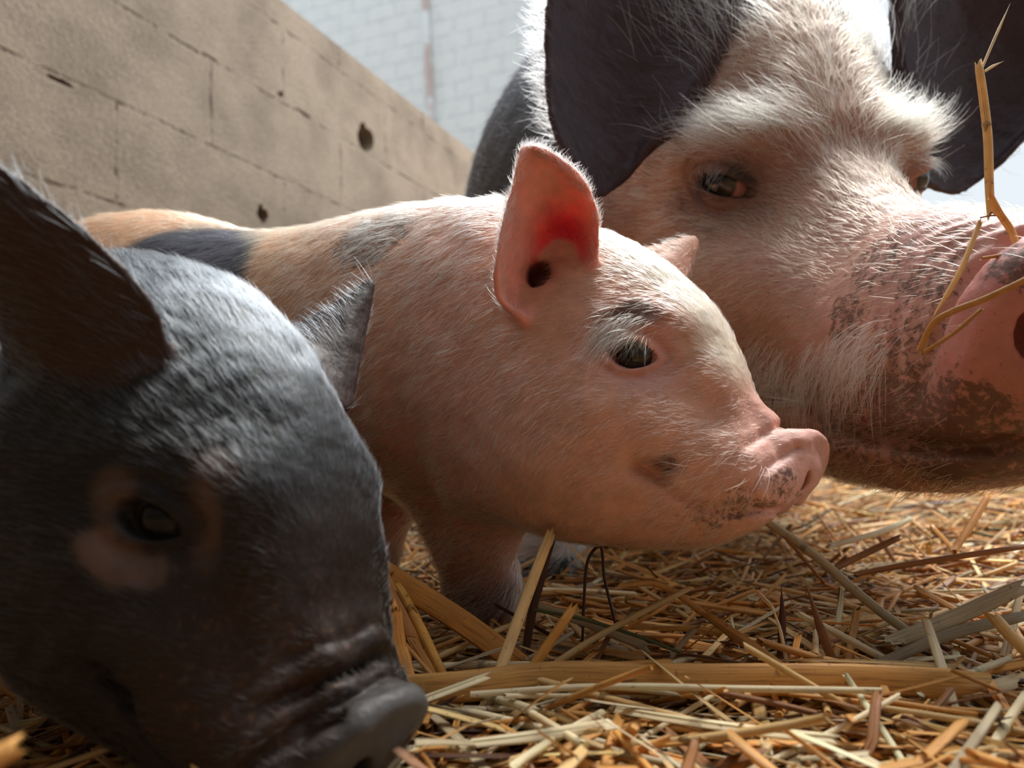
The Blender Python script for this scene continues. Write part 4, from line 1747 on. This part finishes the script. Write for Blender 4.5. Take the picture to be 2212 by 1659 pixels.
def random_stalk(SM, r, x, y, z, L, w, tilt_s=.16, m=6, k=6, col=None):
    az = r.random() * math.pi * 2
    if r.random() < .45:
        az = r.normal(0, .45)
    tl = r.normal(0, tilt_s) if r.random() < .88 else r.normal(0, .42)
    d = np.array([math.cos(az) * math.cos(tl), math.sin(az) * math.cos(tl), math.sin(tl)])
    s = np.array([-math.sin(az), math.cos(az), 0])
    t = np.linspace(-.5, .5, m)
    bow, bow2 = r.normal(0, .018) * L, r.normal(0, .012) * L
    pts = np.array([x, y, z]) + np.outer(t * L, d) + np.outer((.25 - t * t) * 4 * bow, s) + np.outer((.25 - t * t) * 4 * bow2, [0, 0, 1])
    if r.random() < .12:                                     # a kinked one
        kk = m // 2
        pts[kk:] += np.outer((t[kk:] - t[kk]) * L * .5, [0, 0, r.normal(.0, .5)]) + np.outer((t[kk:] - t[kk]) * L * .5, s * r.normal(0, 1))
    lo = bed_z(pts[:, 0], pts[:, 1]) - .012
    pts[:, 2] = np.maximum(pts[:, 2], lo)
    flat = r.random() < .62
    SM.stalk(pts, w * (1.3 if flat else .85), w * (.16 if flat else .75), pick_col(r) if col is None else col, k=k, r=r, twist=r.normal(0, .5) if flat else 0)


def sample_bed(r, d0, d1, lim=.80):
    d = d0 + (d1 - d0) * r.random() ** 1.0
    x = d * r.uniform(-.85, .85)
    return x, d


def near_wall(x, y):
    return x * WN[0] + y * WN[1] > 1.12


SM = StrawMesh()
r = np.random.default_rng(5)
for i in range(int(9500)):
    x, y = sample_bed(r, .26, 1.25)
    if near_wall(x, y):
        continue
    L = r.uniform(.025, .13)
    w = np.clip(r.normal(.0038, .0013), .0014, .0075)
    lay = r.random()
    z = bed_z(np.array(x), np.array(y)) + -.008 + .024 * lay ** 1.3
    random_stalk(SM, r, x, y, float(z), L, w, .10 + .12 * lay)
for i in range(5200):
    x, y = sample_bed(r, 1.2, 4.2)
    if near_wall(x, y):
        continue
    z = bed_z(np.array(x), np.array(y)) + r.uniform(-.006, .02)
    random_stalk(SM, r, x, y, float(z), r.uniform(.06, .22), r.uniform(.004, .009), .15, m=4, k=4)
bed = SM.build('straw_bedding')
tag(bed, 'deep loose golden straw bedding heaped over the floor of the pen', 'straw', kind='stuff')
# ------------------------------------------------------------------ single straws one can point at
def hero(label, pts, w, th, col, name='straw_stalk', cat='straw', group=None, nodes=(), extra=(), **kw):
    """pts: (px, py, depth) or (px, py, None, z) sampled on the photo's sight lines, then resampled smooth"""
    W = []
    for p in pts:
        W.append(P(*p[:3]) if p[2] is not None else PZ(p[0], p[1], p[3]))
    W = np.array(W)
    m = max(8, 4 * len(W))
    net = catmull_grid(W[:, None, :].repeat(2, 1), m, 2)[:, 0] if len(W) > 2 else W[0] + np.outer(np.linspace(0, 1, m), W[1] - W[0])
    S_ = StrawMesh()
    view = unit(CL - net.mean(0))
    up = kw.pop('up', view)
    S_.stalk(net, w, th, col, k=kw.pop('k', 10), up=up, **kw)
    for f_ in nodes:
        i = int(f_ * (m - 1))
        S_.node(net[i], net[min(i + 1, m - 1)] - net[max(i - 1, 0)], max(w * .9, th), col * .62)
    for e in extra:
        E_ = np.array([P(*p[:3]) if p[2] is not None else PZ(p[0], p[1], p[3]) for p in e['pts']])
        mm = max(6, 3 * len(E_))
        nn_ = catmull_grid(E_[:, None, :].repeat(2, 1), mm, 2)[:, 0] if len(E_) > 2 else E_[0] + np.outer(np.linspace(0, 1, mm), E_[1] - E_[0])
        S_.stalk(nn_, e['w'], e['th'], e.get('col', col), k=8, up=view, tip=e.get('tip'))
    o = S_.build(name)
    tag(o, label, cat, group)
    return o


SG = 'single straws standing out of the bedding'
hero('long upright straw with a split top leaning in front of the pink piglet leg', [(1000, 1610, .405), (1060, 1500, .425), (1130, 1310, .455), (1190, 1150, .475)], .0068, .0055, PALE, group=SG, nodes=(.42,))
hero('yellow straw with a slanted tip leaning right of the long upright straw', [(1050, 1560, .42), (1130, 1470, .44), (1240, 1310, .455)], .0060, .0052, GOLD * [1.05, .95, .7], group=SG, nodes=(.55,))
hero('very wide flattened reed lying right across the bedding', [(862, 1490, None, .027), (1010, 1482, None, .028), (1200, 1462, None, .028), (1450, 1468, None, .028), (1680, 1468, None, .027), (1900, 1470, None, .026), (2110, 1480, None, .025)], .0165, .0030, GOLD * 1.05, name='flat_reed', cat='reed', group=SG,
     extra=[dict(pts=[(900, 1474, None, .030), (1200, 1444, None, .030), (1500, 1443, None, .030), (1850, 1452, None, .029), (2060, 1462, None, .028)], w=.0050, th=.003, col=PALE), dict(pts=[(1020, 1500, None, .030), (1300, 1483, None, .030), (1600, 1488, None, .030), (1900, 1492, None, .029)], w=.0035, th=.003, col=CREAM)])
hero('broad orange blade sloping down past the foot of the pink piglet', [(800, 1215, .50), (880, 1268, .495), (1000, 1345, .485), (1130, 1440, .47)], .0150, .0016, GOLD * [1.05, .9, .7], name='flat_straw', group=SG,
     extra=[dict(pts=[(812, 1222, .498), (850, 1280, .49), (900, 1400, .46)], w=.0080, th=.0012, col=GOLD * [1.05, .85, .65])])
hero('yellow and white straw slanting below the broad orange blade', [(862, 1270, .47), (900, 1340, .455), (960, 1465, .43)], .0060, .0045, GOLD * [1, .95, .6], group=SG, nodes=(.4,))
hero('long grey brown straw running down right from under the pink snout', [(1650, 1122, .52), (1760, 1200, .515), (1900, 1320, .50), (2100, 1460, .475)], .0062, .0045, GREY * .8, group=SG, nodes=(.3,),
     extra=[dict(pts=[(1655, 1120, .519), (1700, 1165, .517), (1780, 1260, .51)], w=.0022, th=.0014, col=BROWN)])
hero('bent dark brown stem making a hoop below the pink piglet chin', [(1258, 1400, .50), (1262, 1290, .51), (1270, 1210, .515), (1298, 1182, .517), (1306, 1250, .515), (1330, 1350, .505)], .0021, .0021, DARKB * .7, name='bent_stem', cat='stem', group=SG)
hero('dark rotten stub standing by the base of the long upright straw', [(1135, 1410, .49), (1150, 1320, .495), (1175, 1230, .50), (1200, 1165, .505)], .0058, .0040, DARKB, name='rotten_stem', cat='stem', group=SG, tip=.4)
hero('thin green grass blade crossing the straw left of centre', [(1140, 1315, .495), (1250, 1335, .485), (1380, 1375, .475), (1470, 1410, .47)], .0022, .0010, GREEN * .8, name='green_straw', cat='grass', group=SG)
hero('pale flat straw lying just behind the green grass blade', [(1150, 1305, .50), (1280, 1350, .49), (1400, 1400, .478)], .0062, .0022, GREY * 1.1, group=SG)
hero('straw rising right from the wide reed, tip over the bedding', [(1180, 1445, .46), (1300, 1370, .475), (1490, 1270, .49)], .0040, .0030, PALE, group=SG)
hero('golden straw folded to a point, sloping down to the wide reed', [(1340, 1265, .50), (1420, 1262, .50), (1500, 1310, .49), (1590, 1380, .48), (1680, 1440, .465)], .0042, .0030, GOLD, group=SG)
hero('brown leaf stub curling upright in the middle of the bedding', [(1685, 1430, .48), (1690, 1340, .487), (1688, 1270, .492)], .0048, .0018, DARKB * 1.2, name='dry_leaf', cat='leaf', group=SG, tip=.5)
hero('curled tan leaf standing right of the brown leaf stub', [(1800, 1430, .475), (1770, 1350, .482), (1742, 1262, .49)], .0060, .0016, BROWN * 1.2, name='dry_leaf', cat='leaf', group=SG, tip=.6)
hero('thin white splinter standing up left of the brown leaf stub', [(1700, 1440, .472), (1685, 1360, .478), (1660, 1290, .482)], .0022, .0012, CREAM, group=SG, tip=.5)
hero('long pale straw from centre down to the right below the wide reed', [(1800, 1495, .425), (1900, 1560, .412), (2060, 1640, .40)], .0048, .0038, PALE, group=SG)
hero('pale straw above the reed sloping down to the right', [(1720, 1325, .49), (1830, 1380, .48), (2030, 1490, .458)], .0046, .0036, CREAM, group=SG)
hero('hooked pale stalk curving down at the near edge of the bedding', [(1700, 1500, .43), (1686, 1560, .415), (1700, 1620, .40), (1745, 1675, .39)], .0060, .0045, PALE, group=SG)
hero('frayed split straw pointing right under the wide reed', [(1450, 1508, .43), (1580, 1525, .428), (1700, 1552, .424)], .0058, .0030, PALE, group=SG,
     extra=[dict(pts=[(1452, 1500, .43), (1580, 1512, .428), (1760, 1545, .423)], w=.0018, th=.001, col=CREAM, tip=.3)])
hero('long yellow straw crossing the near edge from the dark snout', [(950, 1560, .405), (1080, 1590, .398), (1240, 1635, .388), (1420, 1655, .382), (1700, 1652, .382)], .0062, .0050, GOLD * [1, .95, .75], group=SG, nodes=(.5,))
hero('brown straw lifted off the bed at the right edge', [(1850, 1240, .56), (1990, 1215, .555), (2215, 1180, .55)], .0042, .0035, BROWN, group=SG)
hero('brown straw ending in a pale tip near the back of the bedding', [(1790, 1235, .60), (1860, 1200, .61), (1945, 1160, .615)], .0052, .0040, BROWN * 1.1, group=SG)
hero('weathered grey flat straw at the right edge above the reed', [(1930, 1385, .47), (2060, 1335, .475), (2215, 1265, .48)], .0095, .0020, GREY * .75, group=SG)
hero('second weathered grey straw at the right edge, just under the first', [(1890, 1440, .465), (2050, 1370, .47), (2215, 1330, .475)], .0070, .0020, GREY * .6, group=SG)
hero('thick straw at the right edge slanting down across the reed', [(2140, 1325, .44), (2180, 1370, .435), (2240, 1430, .43)], .0070, .006, PALE * .95, group=SG)
hero('white split straw in the lower right corner of the bedding', [(1990, 1560, .42), (2100, 1500, .425), (2200, 1470, .43)], .0085, .0030, CREAM, group=SG)
hero('knotted straw joint lying left of centre near the wide reed', [(1120, 1530, .42), (1240, 1540, .417), (1370, 1570, .413)], .0065, .006, GOLD * .95, group=SG, nodes=(.25, .85))
hero('brown dry leaf curled in the near right corner', [(1730, 1600, .39), (1790, 1610, .388), (1850, 1650, .38)], .0260, .0020, BROWN, name='dry_leaf', cat='leaf', group=SG, tip=.7)
hero('straw blade hanging over the near edge beside the dark snout', [(895, 1500, .41), (925, 1560, .40), (985, 1660, .388)], .0110, .0018, PALE, name='flat_straw', group=SG)
hero('upright orange blade between the dark snout and the wide reed', [(850, 1310, .45), (862, 1400, .44), (905, 1500, .42)], .0095, .0018, GOLD * [1, .85, .65], name='flat_straw', group=SG, tip=.35)
hero('short orange straw end poking up at the bottom left corner', [(-30, 1650, .20), (0, 1632, .202), (38, 1612, .205)], .0058, .005, GOLD, group=SG)
hero('small bright straw leaning up behind the sow chin', [(2060, 1190, .62), (2100, 1130, .64), (2135, 1070, .66)], .0060, .0045, GOLD * [1.05, 1, .8], group=SG)
hero('white straw lying far back under the sow chin', [(1790, 1180, .70), (1900, 1150, .73), (1970, 1120, .78)], .0055, .0045, CREAM, group=SG)

# straws stuck on the sow's snout
SS = 'straws stuck to the sow snout'
hero('upright hollow straw with a white split top on the sow snout', [(2141, 468, .462), (2137, 400, .462), (2134, 300, .462), (2124, 210, .462), (2114, 140, .462)], .0050, .0042, PALE, group=SS, nodes=(.62,),
     extra=[dict(pts=[(2120, 150, .462), (2150, 80, .462), (2182, 8, .462)], w=.0016, th=.0014, col=CREAM, tip=.4), dict(pts=[(2126, 155, .461), (2145, 143, .46), (2166, 133, .46)], w=.0016, th=.001, col=CREAM, tip=.5),
            dict(pts=[(2118, 470, .461), (2140, 466, .461), (2160, 466, .461)], w=.0010, th=.001, col=BROWN)])
hero('orange straw end resting on top of the sow snout', [(2140, 425, .455), (2160, 462, .452), (2185, 500, .447), (2200, 545, .44)], .0042, .0030, GOLD, group=SS, extra=[dict(pts=[(2120, 558, .445), (2160, 552, .442), (2215, 540, .438)], w=.0020, th=.0015, col=GOLD * .8)])
hero('thin pale straw hanging down the side of the sow snout', [(2118, 478, .452), (2072, 590, .445), (2012, 690, .445)], .0030, .0016, PALE, group=SS, tip=.3)
hero('looped straw lying across the sow snout towards the nostril', [(1985, 760, .440), (2015, 700, .432), (2060, 672, .425), (2130, 645, .415), (2225, 600, .402)], .0036, .0016, GOLD * .85, group=SS,
     extra=[dict(pts=[(1990, 765, .44), (2060, 720, .425), (2120, 668, .416)], w=.0022, th=.001, col=GOLD * .8)])

# the remaining single straws: many alike, each its own object
variants = []
r = np.random.default_rng(77)
for kx in range(26):
    S_ = StrawMesh()
    L = r.uniform(.06, .15)
    w = r.uniform(.0030, .0058)
    t = np.linspace(-.5, .5, 9)
    pts = np.stack([t * L, (.25 - t * t) * 4 * r.normal(0, .022) * L, (.25 - t * t) * 4 * r.normal(0, .018) * L], 1)
    if kx % 9 == 4:
        pts[5:, 2] += (t[5:] - t[5]) * L * r.uniform(-.3, .3)
        pts[5:, 1] += (t[5:] - t[5]) * L * r.uniform(-.4, .4)
    flat = kx % 2 == 0
    col = (GOLD, PALE, CREAM, GOLD, BROWN, PALE, GREY * .9)[kx % 7] * r.uniform(.85, 1.1)
    S_.stalk(pts, w * (1.35 if flat else .9), w * (.2 if flat else .8), col, k=8, r=r, twist=r.normal(0, .6) if flat else 0)
    if not flat:
        S_.node(pts[3 + kx % 3], pts[5] - pts[3], w * .95, col * .6)
    else:
        S_.stalk(pts + [0, w * .2, w * .16], w * .35, w * .2, col * 1.12, k=6, r=r)
    kind_ = 'flat straw' if flat else 'round straw stalk'
    tone = ('golden', 'pale yellow', 'cream', 'golden', 'brown', 'pale yellow', 'greyish')[kx % 7]
    variants.append((S_, kind_, tone))
protos = [None] * len(variants)
N_SINGLE = 262
for i in range(N_SINGLE):
    kx = i % len(variants)
    S_, kind_, tone = variants[kx]
    if protos[kx] is None:
        o = S_.build('flat_straw' if 'flat' in kind_ else 'straw_stalk')
        protos[kx] = o
    else:
        o = protos[kx].copy()
        COL.objects.link(o)
    for _ in range(50):
        y = .30 + .62 * r.random() ** 1.25
        x = y * r.uniform(-.28, .74)
        uv_ = project(np.array([x, y, 0.0]))[0]
        if 800 < uv_[0] < 2250 and uv_[1] < 1720 or (uv_[0] < 300 and r.random() < .2):
            break
    z = float(bed_z(np.array(x), np.array(y))) + r.uniform(.010, .022)
    o.location = (x, y, z)
    az = r.normal(0, .5) if r.random() < .55 else r.uniform(0, math.pi)
    o.rotation_euler = (r.uniform(-.6, .6), r.normal(0, .13) if r.random() < .85 else r.normal(0, .4), az)
    tag(o, f'{tone} {kind_} lying loose on top of the bedding', 'straw', f'{tone} {kind_} pieces scattered over the bedding')
